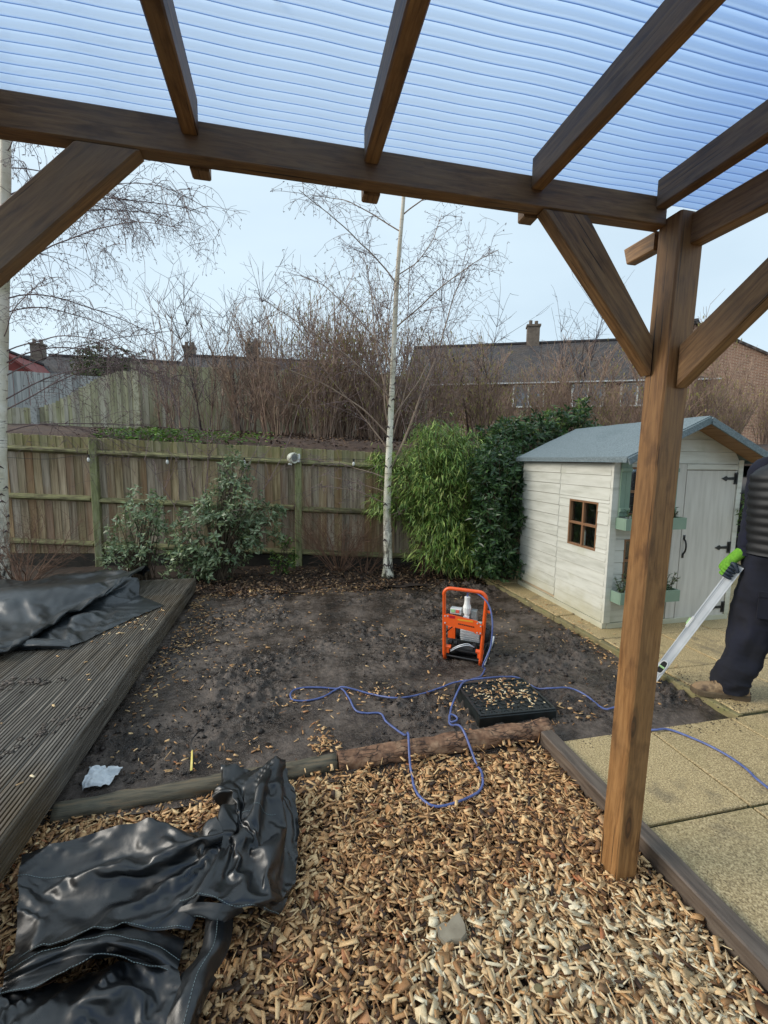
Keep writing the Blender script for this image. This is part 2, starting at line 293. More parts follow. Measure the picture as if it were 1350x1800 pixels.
def tarp_mat():
    k = NT('tarp_membrane'); v = k.coord('Object', (1, 1, 1), False)
    a = k.noise(v, 4, 6, .6)
    c = k.ramp(a, [(.3, lin(9, 10, 11)), (.55, lin(15, 17, 19)), (.75, lin(27, 30, 33))])
    c = k.mixc(k.math('MULTIPLY', k.step(k.noise(v, 7, 6, .65), .6, .72), .55), c, lin(64, 54, 46))
    wv = k.noise(k.coord('Object', (900, 900, 900), False), 1, 2)
    r = k.ramp(k.noise(v, 9, 5), [(.35, (.27,) * 3), (.65, (.46,) * 3)])
    k.set(Base__Color=c, Roughness=r, Normal=k.bump(k.math('ADD', k.math('MULTIPLY', wv, .2), k.noise(v, 60, 4, .5)), .22, .003))
    k.b.inputs['Specular IOR Level'].default_value = .75
    return k.m
M['tarp'] = tarp_mat()
M['tarp_sheen_dust'] = pmat('tarp_sheen_dust', [lin(18, 21, 23), lin(30, 34, 37), lin(48, 54, 58)], 3, (1, 1, 1), 7, .34, .25, 60, .003, spec=.8, rvar=.12, objoff=False, layers=[(lin(66, 62, 58), 5, (1, 1, 1), .58, .72, .4)])  # sky sheen painted into the paler base colours; the layer is dust

def brick_mat():
    k = NT('brickwork'); v = k.coord('Object', (1, 1, 1), False)
    sp_ = k.n('SeparateXYZ', Vector=v); v = k.n('CombineXYZ', X=k.math('ADD', sp_.outputs[0], sp_.outputs[1]), Y=sp_.outputs[2]).outputs[0]
    b = k.n('TexBrick', Vector=v, Scale=1.0, Color1=lin(104, 76, 64), Color2=lin(126, 94, 78), Mortar=lin(150, 138, 122))
    b.inputs['Mortar Size'].default_value = .01; b.inputs['Brick Width'].default_value = .225; b.inputs['Row Height'].default_value = .075
    k.set(Base__Color=b.outputs[0], Roughness=.9); return k.m
M['brick'] = brick_mat()

def glass_mat():
    k = NT('window_glass'); g = k.n('BsdfGlossy', Roughness=.03, Color=(.9, .95, 1, 1)); t = k.n('BsdfTransparent', Color=(.82, .86, .84, 1))
    f = k.n('Fresnel', IOR=1.5); mx = k.n('MixShader', Fac=k.math('MULTIPLY_ADD', f.outputs[0], 1, .05))
    k.t.links.new(t.outputs[0], mx.inputs[1]); k.t.links.new(g.outputs[0], mx.inputs[2])
    k.t.links.new(mx.outputs[0], k.t.nodes['Material Output'].inputs['Surface']); return k.m
M['glass'] = glass_mat()

def roof_sheet_mat():
    # tinted corrugated plastic: clear through the flats, denser where the light runs along the steep flanks
    k = NT('roof_sheet_plastic')
    lw = k.n('LayerWeight', Blend=.5).outputs['Facing']
    dens = k.ramp(lw, [(0, (1, 1, 1)), (.06, (.96, .98, 1.0)), (.16, (.76, .85, .97)), (.29, (.48, .61, .84)), (.43, (.22, .33, .58)), (1, (.08, .13, .3))])
    drops = k.step(k.noise(k.coord('Object', (1, 1, 1), False), 85, 2, .5), .67, .71)
    v = k.coord('Object', (1, 1, 1), False)
    t = k.n('BsdfTransparent', Color=k.mixc(k.math('MULTIPLY', drops, .6), dens, (.45, .55, .75, 1)))
    tr = k.n('BsdfTranslucent', Color=k.mixc(1.0, (.60, .74, .92, 1), dens, 'MULTIPLY'))
    gl = k.n('BsdfGlossy', Roughness=.12, Color=(.8, .9, 1, 1))
    k.put(gl.inputs['Normal'], k.bump(k.noise(v, 60, 4), .2, .002))
    m1 = k.n('MixShader', Fac=.95); k.t.links.new(t.outputs[0], m1.inputs[1]); k.t.links.new(tr.outputs[0], m1.inputs[2])
    m2 = k.n('MixShader', Fac=.05); k.t.links.new(m1.outputs[0], m2.inputs[1]); k.t.links.new(gl.outputs[0], m2.inputs[2])
    k.t.links.new(m2.outputs[0], k.t.nodes['Material Output'].inputs['Surface']); return k.m
M['roof_sheet'] = roof_sheet_mat()

# ------------------------------------------------------------------ geometry helpers
def rot_to(d, up=V((0, 0, 1))):
    x = V(d).normalized(); up = V(up)
    if abs(x.dot(up)) > .999: up = V((0, 1, 0))
    y = up.cross(x).normalized(); z = x.cross(y)
    return Matrix((x, y, z)).transposed()

class MB:
    def __init__(s): s.v = []; s.f = []
    def add(s, vs, fs):
        o = len(s.v); s.v += [tuple(p) for p in vs]; s.f += [tuple(i + o for i in f) for f in fs]; return s
    def box(s, c, d, rz=0, ch=0, R=None):
        hx, hy, hz = d[0] / 2, d[1] / 2, d[2] / 2
        if ch:
            ring = [(-hy + ch, -hz), (hy - ch, -hz), (hy, -hz + ch), (hy, hz - ch), (hy - ch, hz), (-hy + ch, hz), (-hy, hz - ch), (-hy, -hz + ch)]
            vs = [(-hx, a, b) for a, b in ring] + [(hx, a, b) for a, b in ring]
            fs = [(i, i + 8, (i + 1) % 8 + 8, (i + 1) % 8) for i in range(8)] + [tuple(range(8)), tuple(range(15, 7, -1))]
        else:
            vs = [(x, y, z) for x in (-hx, hx) for y in (-hy, hy) for z in (-hz, hz)]
            fs = [(0, 1, 3, 2), (4, 6, 7, 5), (0, 4, 5, 1), (2, 3, 7, 6), (0, 2, 6, 4), (1, 5, 7, 3)]
        Rm = R or Matrix.Rotation(rz, 3, 'Z'); c = V(c)
        return s.add([Rm @ V(p) + c for p in vs], fs)
    def box2(s, a, b):
        return s.box([(a[i] + b[i]) / 2 for i in range(3)], [abs(b[i] - a[i]) for i in range(3)])
    def tube(s, pts, r, n=6, cap=True):
        pts = [V(p) for p in pts]; m = len(pts)
        rr = r if isinstance(r, (list, tuple)) else [r] * m
        ring = []; ref = None
        for i, p in enumerate(pts):
            d = (pts[min(i + 1, m - 1)] - pts[max(i - 1, 0)])
            d = d.normalized() if d.length > 1e-9 else V((0, 0, 1))
            if ref is None: ref = d.orthogonal().normalized()
            ref = ref - d * ref.dot(d)
            ref = ref.normalized() if ref.length > 1e-6 else d.orthogonal().normalized()
            bn = d.cross(ref)
            ring.append([p + (ref * math.cos(2 * math.pi * k / n) + bn * math.sin(2 * math.pi * k / n)) * rr[i] for k in range(n)])
        vs = [q for g in ring for q in g]
        fs = [(i * n + k, i * n + (k + 1) % n, (i + 1) * n + (k + 1) % n, (i + 1) * n + k) for i in range(m - 1) for k in range(n)]
        if cap: fs += [tuple(range(n - 1, -1, -1)), tuple((m - 1) * n + k for k in range(n))]
        return s.add(vs, fs)
    def loft(s, rings, closed=True, cap=True):
        n = len(rings[0]); m = len(rings); vs = [q for g in rings for q in g]; kk = n if closed else n - 1
        fs = [(i * n + k, i * n + (k + 1) % n, (i + 1) * n + (k + 1) % n, (i + 1) * n + k) for i in range(m - 1) for k in range(kk)]
        if cap and closed: fs += [tuple(range(n - 1, -1, -1)), tuple((m - 1) * n + k for k in range(n))]
        return s.add(vs, fs)
    def ball(s, c, r, n=10, m=7, R=None):
        c = V(c); r = r if isinstance(r, (tuple, list)) else (r, r, r); rings = []
        for i in range(m + 1):
            t = math.pi * (i + .02) / (m + .04)
            g = []
            for k in range(n):
                p = V((r[0] * math.sin(t) * math.cos(2 * math.pi * k / n), r[1] * math.sin(t) * math.sin(2 * math.pi * k / n), -r[2] * math.cos(t)))
                g.append((R @ p if R else p) + c)
            rings.append(g)
        return s.loft(rings)
    def prism(s, poly, axis, a, b):
        # poly: 2D points, extruded along axis from a to b
        def P(u, v, t): return {'x': (t, u, v), 'y': (u, t, v), 'z': (u, v, t)}[axis]
        n = len(poly); vs = [P(u, v, a) for u, v in poly] + [P(u, v, b) for u, v in poly]
        fs = [(i, (i + 1) % n, (i + 1) % n + n, i + n) for i in range(n)] + [tuple(range(n - 1, -1, -1)), tuple(range(n, 2 * n))]
        return s.add(vs, fs)
    def mesh(s, name, mat, smooth=False):
        me = bpy.data.meshes.new(name); me.from_pydata(s.v, [], s.f)
        for m in (mat if isinstance(mat, (list, tuple)) else [mat]): me.materials.append(m)
        if smooth: me.polygons.foreach_set('use_smooth', [True] * len(me.polygons))
        me.update(); return me

WM = {}   # world matrices of the things
def thing(name, label, cat, loc=(0, 0, 0), rz=0, group=None, kind=None):
    o = bpy.data.objects.new(name, None); COL.objects.link(o); o.empty_display_size = .1
    o.location = loc; o.rotation_euler = (0, 0, rz); o['label'] = label
    if kind != 'structure': o['category'] = cat
    if group: o['group'] = group
    if kind: o['kind'] = kind
    WM[o.name] = Matrix.Translation(V(loc)) @ Matrix.Rotation(rz, 4, 'Z')
    return o
def wmat(o): return WM.get(o.name, Matrix.Identity(4))
def link(name, me, parent=None, M4=None, kind=None):
    o = bpy.data.objects.new(name, me); COL.objects.link(o); M4 = M4 or Matrix.Identity(4)
    WM[o.name] = M4
    if parent: o.parent = parent; o.matrix_basis = wmat(parent).inverted() @ M4
    else: o.matrix_basis = M4
    if kind: o['kind'] = kind
    return o
def obj(name, mb, mat, parent=None, smooth=False, kind=None, M4=None):
    """mb holds world coordinates unless M4 gives the mesh's own frame"""
    me = mb.mesh(name, mat, smooth)
    if M4 is None and parent is not None and parent.name in WM:
        inv = wmat(parent).inverted(); me.transform(inv); M4 = wmat(parent)
    return link(name, me, parent, M4, kind)
def tag(o, label, cat=None, group=None, kind=None):
    o['label'] = label
    if cat and kind != 'structure': o['category'] = cat
    if group: o['group'] = group
    if kind: o['kind'] = kind
    return o
def beam(name, p0, p1, w, h, mat, parent, up=(0, 0, 1), ch=.004, k0=0, k1=0, smooth=False):
    """a timber from p0 to p1; its own mesh runs along x; k0/k1 slant the ends"""
    p0, p1 = V(p0), V(p1); d = p1 - p0; Lh = d.length / 2
    mb = MB().box((0, 0, 0), (2 * Lh, w, h), ch=ch)
    mb.v = [(x + (k0 if x < 0 else k1) * z, y, z) for x, y, z in mb.v]
    M4 = Matrix.Translation((p0 + p1) / 2) @ rot_to(d, up).to_4x4()
    return link(name, mb.mesh(name, mat), parent, M4)
def place(name, me, parent, loc, rz=0, sc=(1, 1, 1), tilt=0):
    M4 = Matrix.Translation(V(loc)) @ Matrix.Rotation(rz, 4, 'Z') @ Matrix.Rotation(tilt, 4, 'Y') @ Matrix.Diagonal((*sc, 1))
    return link(name, me, parent, M4)

def spline(pts, n):
    P = [V(p) for p in pts]; P = [2 * P[0] - P[1]] + P + [2 * P[-1] - P[-2]]; outp = []
    for i in range(1, len(P) - 2):
        for k in range(n):
            t = k / n; a, b, c, d = P[i - 1], P[i], P[i + 1], P[i + 2]
            outp.append(.5 * ((2 * b) + (c - a) * t + (2 * a - 5 * b + 4 * c - d) * t * t + (3 * b - a - 3 * c + d) * t ** 3))
    outp.append(P[-2]); return outp
def fbm(x, y, z=0, o=4): return mnoise.fractal(V((x, y, z)), 1.0, 2.1, o)

def np_mesh(name, verts, quads, mat, attr=None):
    """fast mesh from numpy arrays of equal-size faces"""
    me = bpy.data.meshes.new(name); nv, (nf, k) = len(verts), quads.shape
    me.vertices.add(nv); me.vertices.foreach_set('co', verts.astype(np.float32).ravel())
    me.loops.add(nf * k); me.loops.foreach_set('vertex_index', quads.astype(np.int32).ravel())
    me.polygons.add(nf); me.polygons.foreach_set('loop_start', np.arange(0, nf * k, k, dtype=np.int32))
    me.update(calc_edges=True); me.validate(); me.materials.append(mat)
    if attr:
        for an, vals in attr.items():
            a = me.attributes.new(an, 'FLOAT', 'POINT'); a.data.foreach_set('value', vals.astype(np.float32))
    return me

def leaves(name, mat, pos, dirs, nrm, Ln, Wd, fold=.25, droop=.0):
    """pointed, folded leaves: 6 vertices, 2 quads + 2 tris written as 4 tris"""
    pos, dirs, nrm = (np.asarray(a, float) for a in (pos, dirs, nrm)); n = len(pos)
    dirs /= np.linalg.norm(dirs, axis=1, keepdims=True) + 1e-9
    side = np.cross(dirs, nrm); side /= np.linalg.norm(side, axis=1, keepdims=True) + 1e-9
    up = np.cross(side, dirs); Ln = np.broadcast_to(Ln, n)[:, None]; Wd = np.broadcast_to(Wd, n)[:, None]
    dn = np.array([0, 0, -1.0])
    b = pos; m = pos + dirs * Ln * .45 + dn * droop * Ln * .2; t = pos + dirs * Ln + dn * droop * Ln
    l = m + side * Wd / 2 + up * Wd * fold; r = m - side * Wd / 2 + up * Wd * fold
    vs = np.stack([b, l, m, r, t], 1).reshape(-1, 3); o = (np.arange(n) * 5)[:, None]
    tri = np.concatenate([o + np.array(q) for q in ([0, 2, 1], [0, 3, 2], [2, 4, 1], [2, 3, 4])], 0)
    me = np_mesh(name, vs, tri, mat); return me
def rand_dirs(n, zb=0.0):
    d = rng.normal(size=(n, 3)); d[:, 2] += zb; return d / np.linalg.norm(d, axis=1, keepdims=True)

def chips_mesh(name, P, Ln, Wd, Th, fresh, tilt=.35, mat=None):
    """split wood chips: tapered, slightly twisted slivers with their own edges"""
    n = len(P); a = rng.uniform(0, 2 * np.pi, n); ti = rng.normal(0, tilt, n); ro = rng.normal(0, tilt * 1.2, n)
    ca, sa, ct, st, cr_, sr = np.cos(a), np.sin(a), np.cos(ti), np.sin(ti), np.cos(ro), np.sin(ro)
    X = np.stack([ca * ct, sa * ct, st], 1); Y0 = np.stack([-sa, ca, 0 * a], 1); Z0 = np.cross(X, Y0)
    Y = Y0 * cr_[:, None] + Z0 * sr[:, None]; Z = np.cross(X, Y)
    vs = []
    for sx in (-1, 1):
        for sy in (-1, 1):
            for sz in (-1, 1):
                jx = rng.uniform(.7, 1.0, n); jy = rng.uniform(.35, 1.0, n)
                vs.append(P + X * (sx * jx * Ln / 2)[:, None] + Y * (sy * jy * Wd / 2)[:, None] + Z * (sz * Th / 2)[:, None])
    vs = np.stack(vs, 1).reshape(-1, 3); o = (np.arange(n) * 8)[:, None]
    q = np.concatenate([o + np.array(f) for f in ([0, 1, 3, 2], [4, 6, 7, 5], [0, 4, 5, 1], [2, 3, 7, 6], [0, 2, 6, 4], [1, 5, 7, 3])], 0)
    return np_mesh(name, vs, q, mat or M['chip'], {'fresh': np.repeat(fresh, 8)})

def height_grid(name, x0, x1, y0, y1, nx, ny, fz, mat, smooth=True, keep=None):
    xs = np.linspace(x0, x1, nx); ys = np.linspace(y0, y1, ny); vs = [(x, y, fz(x, y)) for y in ys for x in xs]
    fs = [(j * nx + i, j * nx + i + 1, (j + 1) * nx + i + 1, (j + 1) * nx + i) for j in range(ny - 1) for i in range(nx - 1)
          if keep is None or keep((xs[i] + xs[i + 1]) / 2, (ys[j] + ys[j + 1]) / 2)]
    mb = MB(); mb.v = vs; mb.f = fs; return mb.mesh(name, mat, smooth)

TA = [[(-1.01,1.801,0.03),(-0.893,1.79,0.07),(-0.789,1.801,0.07),(-0.666,1.797,0.07),(-0.554,1.791,0.1),(-0.423,1.746,0.06),(-0.276,1.743,0.06)],[(-0.935,1.626,0.05),(-0.833,1.611,0.11),(-0.709,1.605,0.13),(-0.588,1.596,0.13),(-0.477,1.601,0.13),(-0.373,1.611,0.13),(-0.247,1.606,0.15)],[(-0.887,1.526,0.06),(-0.796,1.549,0.1),(-0.701,1.576,0.09),(-0.59,1.592,0.07),(-0.469,1.595,0.06),(-0.366,1.612,0.05),(-0.258,1.605,0.07)],[(-0.858,1.456,0.05),(-0.777,1.457,0.08),(-0.685,1.49,0.07),(-0.567,1.469,0.08),(-0.459,1.484,0.05),(-0.359,1.479,0.05),(-0.265,1.51,0.05)],[(-0.842,1.403,0.03),(-0.772,1.389,0.06),(-0.686,1.377,0.08),(-0.602,1.385,0.1),(-0.498,1.386,0.09),(-0.398,1.378,0.06),(-0.322,1.372,0.04)]]
TB = [[(-0.869,1.433,0.0),(-0.798,1.443,0.02),(-0.7,1.422,0.04),(-0.614,1.431,0.05),(-0.503,1.421,0.04),(-0.404,1.399,0.02),(-0.338,1.367,0.0)],[(-0.832,1.351,0.03),(-0.76,1.346,0.06),(-0.677,1.354,0.07),(-0.579,1.343,0.09),(-0.487,1.322,0.08),(-0.403,1.301,0.05),(-0.338,1.268,0.02)],[(-0.825,1.331,0.02),(-0.756,1.327,0.04),(-0.685,1.334,0.05),(-0.606,1.328,0.06),(-0.518,1.318,0.05),(-0.427,1.295,0.03),(-0.348,1.263,0.01)],[(-0.811,1.295,0.03),(-0.727,1.272,0.06),(-0.652,1.267,0.09),(-0.58,1.267,0.11),(-0.517,1.277,0.1),(-0.429,1.255,0.07),(-0.333,1.246,0.02)]]
TC = [[(-0.842,1.328,0.0),(-0.751,1.3,0.03),(-0.668,1.296,0.05),(-0.597,1.303,0.06),(-0.519,1.297,0.06),(-0.428,1.275,0.04),(-0.341,1.263,0.0)],[(-0.812,1.259,0.03),(-0.699,1.226,0.06),(-0.605,1.215,0.09),(-0.514,1.199,0.11),(-0.433,1.198,0.1),(-0.366,1.186,0.06),(-0.307,1.195,0.03)],[(-0.791,1.208,0.03),(-0.66,1.16,0.06),(-0.575,1.148,0.08),(-0.496,1.15,0.07),(-0.407,1.13,0.08),(-0.348,1.14,0.04),(-0.304,1.151,0.01)],[(-0.778,1.158,0.0),(-0.628,1.09,0.04),(-0.526,1.059,0.07),(-0.444,1.043,0.1),(-0.367,1.04,0.08),(-0.323,1.063,0.03),(-0.271,1.072,-0.0)],[(-0.721,1.036,0.0),(-0.585,0.995,0.02),(-0.496,0.976,0.02),(-0.419,0.96,0.02),(-0.343,0.943,0.02),(-0.292,0.932,0.02),(-0.231,0.93,0.0)]]
TD = [[(-0.28,1.41,0.02),(-0.253,1.39,0.04),(-0.223,1.388,0.04),(-0.19,1.415,0.01)],[(-0.28,1.304,0.02),(-0.252,1.285,0.06),(-0.217,1.294,0.05),(-0.19,1.338,0.0)],[(-0.331,1.237,0.02),(-0.287,1.204,0.07),(-0.247,1.215,0.06),(-0.212,1.268,0.0)],[(-0.349,1.137,0.02),(-0.306,1.117,0.06),(-0.258,1.128,0.06),(-0.245,1.186,0.0)],[(-0.37,1.06,0.0),(-0.313,1.026,0.05),(-0.277,1.04,0.05),(-0.254,1.091,0.0)]]
TE = [[(-0.324,2.108,0.05),(-0.237,2.083,0.07),(-0.156,2.058,0.07),(-0.107,2.032,0.09),(-0.048,2.032,0.14),(-0.023,2.032,0.08),(-0.008,1.967,0.03)],[(-0.314,1.987,0.03),(-0.256,1.962,0.06),(-0.193,1.937,0.1),(-0.124,1.881,0.17),(-0.061,1.858,0.15),(-0.01,1.829,0.11),(0.029,1.875,0.02)],[(-0.285,1.858,0.02),(-0.24,1.85,0.04),(-0.186,1.746,0.11),(-0.127,1.683,0.19),(-0.066,1.67,0.17),(-0.011,1.71,0.11),(0.035,1.814,0.0)],[(-0.278,1.693,0.06),(-0.241,1.679,0.11),(-0.186,1.616,0.18),(-0.13,1.588,0.18),(-0.067,1.53,0.15),(-0.014,1.581,0.1),(0.028,1.667,0.0)],[(-0.305,1.552,0.08),(-0.254,1.518,0.13),(-0.186,1.473,0.16),(-0.126,1.448,0.15),(-0.073,1.439,0.11),(-0.023,1.471,0.06),(0.02,1.521,0.0)],[(-0.335,1.466,0.08),(-0.269,1.426,0.12),(-0.202,1.39,0.13),(-0.14,1.375,0.12),(-0.086,1.371,0.09),(-0.042,1.391,0.05),(0.004,1.458,-0.01)],[(-0.362,1.421,0.07),(-0.297,1.399,0.1),(-0.222,1.372,0.11),(-0.153,1.353,0.1),(-0.106,1.363,0.07),(-0.076,1.38,0.02),(-0.044,1.404,-0.03)]]
TF = [[(-0.366,1.436,0.05),(-0.302,1.42,0.07),(-0.225,1.391,0.08),(-0.162,1.384,0.06)],[(-0.372,1.419,0.04),(-0.302,1.402,0.06),(-0.22,1.375,0.06),(-0.158,1.392,0.03)],[(-0.364,1.418,0.01),(-0.302,1.397,0.04),(-0.231,1.365,0.03),(-0.201,1.398,0.01)],[(-0.346,1.451,-0.01),(-0.3,1.447,0.0),(-0.25,1.421,0.0),(-0.216,1.442,-0.01)]]
DI = [[(-2.279,3.672,0.2),(-2.093,3.656,0.2),(-1.957,3.672,0.2),(-1.795,3.64,0.2),(-1.575,3.579,0.19)],[(-2.212,3.559,0.2),(-2.005,3.495,0.21),(-1.893,3.545,0.2),(-1.741,3.525,0.2),(-1.545,3.514,0.18)],[(-2.217,3.559,0.15),(-2.024,3.521,0.15),(-1.901,3.554,0.15),(-1.759,3.555,0.15),(-1.547,3.503,0.15)]]
D2 = [[(-3.471,5.272,0.16),(-3.275,5.444,0.16),(-3.119,5.69,0.16),(-2.762,5.53,0.16),(-2.568,5.792,0.16),(-2.247,5.818,0.18),(-1.854,5.564,0.24),(-1.551,5.334,0.31)],[(-3.118,4.729,0.25),(-2.846,4.724,0.29),(-2.748,4.985,0.31),(-2.444,4.918,0.29),(-2.29,5.193,0.34),(-1.99,5.198,0.35),(-1.753,5.285,0.35),(-1.536,5.454,0.34)],[(-2.681,4.029,0.26),(-2.405,3.966,0.31),(-2.304,4.136,0.33),(-2.16,4.294,0.33),(-1.994,4.436,0.35),(-1.824,4.591,0.35),(-1.678,4.851,0.34),(-1.523,5.196,0.33)],[(-2.367,3.526,0.26),(-2.068,3.373,0.3),(-1.913,3.39,0.32),(-1.884,3.603,0.33),(-1.85,3.829,0.33),(-1.819,4.105,0.33),(-1.721,4.414,0.32),(-1.544,4.887,0.3)],[(-2.462,3.674,0.18),(-2.187,3.573,0.2),(-2.023,3.594,0.22),(-1.967,3.801,0.23),(-1.896,3.985,0.24),(-1.856,4.263,0.25),(-1.734,4.54,0.25),(-1.539,4.929,0.24)],[(-2.528,3.774,0.16),(-2.246,3.672,0.18),(-2.026,3.664,0.2),(-1.861,3.708,0.24),(-1.757,3.822,0.28),(-1.714,4.116,0.31),(-1.541,4.239,0.29),(-1.434,4.756,0.26)],[(-2.469,3.682,0.16),(-2.209,3.608,0.17),(-1.955,3.594,0.18),(-1.75,3.586,0.21),(-1.63,3.683,0.25),(-1.565,3.944,0.28),(-1.413,4.148,0.25),(-1.308,4.594,0.22)],[(-2.403,3.577,0.15),(-2.166,3.53,0.15),(-1.89,3.532,0.15),(-1.674,3.528,0.15),(-1.518,3.578,0.15),(-1.414,3.826,0.15),(-1.292,4.089,0.15),(-1.13,4.393,0.15)]]

# ================================================================== SHEETS LEFT TO SETTLE (used further down for the two tarpaulins)
def bicubic(rows, nu, nv):
    R_ = [spline([V(p) for p in r], nu) for r in rows]; cols = [spline([r[k] for r in R_], nv) for k in range(len(R_[0]))]
    return [[cols[k][j] for k in range(len(cols))] for j in range(len(cols[0]))]
def even_grid(rows, nu, nv):
    def walk(pts, n):
        sp_ = spline(pts, 16); Ls_ = [0]
        for p, q in zip(sp_, sp_[1:]): Ls_.append(Ls_[-1] + (q - p).length)
        o_ = []; i = 0
        for k in range(n):
            t = Ls_[-1] * k / (n - 1)
            while i < len(Ls_) - 2 and Ls_[i + 1] < t: i += 1
            o_.append(sp_[i].lerp(sp_[i + 1], min(1, max(0, (t - Ls_[i]) / max(1e-9, Ls_[i + 1] - Ls_[i])))))
        return o_
    R_ = [walk([V(p) for p in r], nu) for r in rows]; C_ = [walk([r[k] for r in R_], nv) for k in range(nu)]
    return np.array([[tuple(C_[k][j]) for k in range(nu)] for j in range(nv)])
def settle(specs, frames):
    """let slack sheets sag and buckle under their own weight, then keep the shapes they come to rest in"""
    col_ = []
    def collider(mb, fr):
        o = bpy.data.objects.new('collider', mb.mesh('collider', M['tarp'])); COL.objects.link(o); o.modifiers.new('c', 'COLLISION'); o.collision.thickness_outer = .005; o.collision.cloth_friction = fr; col_.append(o)
    collider(MB().add([(-4, 1, .152), (-1.03, 1, .152), (-1.03, 5.42, .152), (-4, 5.42, .152)], [(0, 1, 2, 3)]), 25)
    collider(MB().add([(-1.02, -.2, -.045), (1.4, -.2, -.045), (1.4, 2.08, -.045), (-1.02, 2.08, -.045)], [(0, 1, 2, 3)]), 25)
    for c, r in (((-2.3, 4.75, .16), (.8, .30, .13)), ((-1.62, 4.95, .16), (.24, .2, .15)), ((-.62, 1.18, -.05), (.25, .12, .10)), ((-.27, 1.75, -.05), (.11, .34, .15)), ((-.62, 1.62, -.05), (.28, .08, .10))): collider(MB().ball(c, r, 24, 16), 25)
    cl_ = []
    for (rows, nu, nv, grow, pins, amp_, seed, grav, bend) in specs:
        P_ = even_grid(rows, nu, nv); du = np.linalg.norm(np.diff(P_, axis=1), axis=2).mean(0) * grow; dv = np.linalg.norm(np.diff(P_, axis=0), axis=2).mean(1) * grow
        U = np.concatenate([[0], np.cumsum(du)]); W_ = np.concatenate([[0], np.cumsum(dv)])
        for p in P_.reshape(-1, 3): p[2] = max(p[2] + amp_ * fbm(p[0] * 4 + seed, p[1] * 4, seed, 3), (.16 if p[0] < -1.03 else -.036))
        me = bpy.data.meshes.new('slack'); me.from_pydata(P_.reshape(-1, 3).tolist(), [], [(j * nu + k, j * nu + k + 1, (j + 1) * nu + k + 1, (j + 1) * nu + k) for j in range(nv - 1) for k in range(nu - 1)])
        o = bpy.data.objects.new('slack', me); COL.objects.link(o); o.shape_key_add(name='Basis'); ky = o.shape_key_add(name='rest')
        for j in range(nv):
            for k in range(nu): ky.data[j * nu + k].co = (U[k], W_[j], 0)
        ky.value = 0; md = o.modifiers.new('cloth', 'CLOTH'); st = md.settings; st.rest_shape_key = ky; st.quality = 8; st.mass = .25
        st.tension_stiffness = st.compression_stiffness = 14; st.shear_stiffness = 8; st.bending_stiffness = bend; st.tension_damping = st.compression_damping = 8; st.bending_damping = .5; st.air_damping = 4; st.effector_weights.gravity = grav
        vg = o.vertex_groups.new(name='pin')
        for (j, k, w_) in pins(nv, nu): vg.add([j * nu + k], w_, 'REPLACE')
        st.vertex_group_mass = 'pin'; cs = md.collision_settings; cs.use_self_collision = True; cs.self_distance_min = .006; cs.distance_min = .005; cs.collision_quality = 3; md.point_cache.frame_end = frames; cl_.append((o, nu, nv))
    S.frame_start, S.frame_end = 1, frames
    for f in range(1, frames + 1): S.frame_set(f)
    dg = bpy.context.evaluated_depsgraph_get(); res = []
    for o, nu, nv in cl_:
        ev = o.evaluated_get(dg).to_mesh(); co = np.empty(len(ev.vertices) * 3); ev.vertices.foreach_get('co', co); res.append(co.reshape(nv, nu, 3))
    for o in col_ + [q[0] for q in cl_]: bpy.data.objects.remove(o)
    S.frame_set(1); return res
def rim(a_, b_): return lambda nv, nu: [(0, k, 1) for k in range(0, nu, a_)] + [(nv - 1, k, 1) for k in range(0, nu, a_)] + [(j, 0, 1) for j in range(0, nv, b_)] + [(j, nu - 1, 1) for j in range(0, nv, b_)] + [(0, nu - 1, 1), (nv - 1, nu - 1, 1)]
SETTLED = dict(zip(('deck', 'fa', 'fc', 'fe'), settle([
    (D2, 54, 42, 1.16, lambda nv, nu: [(0, k, 1) for k in range(nu - 9)] + [(int(nv * .2), nu - 1, 1), (int(nv * .2), nu - 3, .6)] + [(nv - 1, k, 1) for k in range(0, nu, 4)] + [(int(nv * .42), k, .30) for k in range(0, nu, 9)], .03, 0, .6, 1.0),
    (TA, 27, 21, 1.055, rim(4, 4), .05, 3, .9, 1.0), (TC, 25, 20, 1.055, rim(4, 4), .05, 7, .9, 1.0), (TE, 26, 32, 1.08, rim(4, 5), .05, 11, .5, 1.0)], 34)))

# ================================================================== GROUND
def fy(x): return 6.99 - .1764 * (x + 2.6)             # line of the garden fence
def ftop(x): return 1.80 - .040 * (x + 2.6)            # its top runs slightly downhill
mb = MB().add([(-300, -60, -.14), (300, -60, -.14), (300, 500, -.14), (-300, 500, -.14)], [(0, 1, 2, 3)])
tag(obj('ground', mb, M['earth']), 'dark earth ground under the whole garden', kind='structure')

def mudz(x, y):
    e = min(1, max(0, (y - 2.12) / .25))
    a = fbm(x * 1.3, y * 1.3, 3.1, 3) * .022 + fbm(x * 4.2, y * 5, 7.7, 3) * .014
    r = abs(fbm(x * 9, y * 9, 1.3, 4)); pm = min(1, max(0, mnoise.noise(V((x * 1.6, y * 1.9, 21))) * 2.2 + .35)); clod = (max(0, r - .16) * .075 + max(0, abs(fbm(x * 24, y * 24, 5.3, 2)) - .22) * .03) * pm * e
    k = mnoise.noise(V((x * 1.1, y * 1.1, 9))) * .5 + .5
    pr = max(0, mnoise.noise(V((x * 6 + 3, y * 3.2, 4))) - .25) * -.05        # shallow boot prints
    return -.05 + a * e + clod + pr * k * e
mud = height_grid('mud', -1.12, 2.80, 2.02, 5.42, 300, 260, mudz, M['mud'], keep=lambda x, y: not (x > 2.78 and y > 2.1))
tag(link('mud_ground', mud), 'churned wet mud patch between the decking and the playhouse', kind='structure')

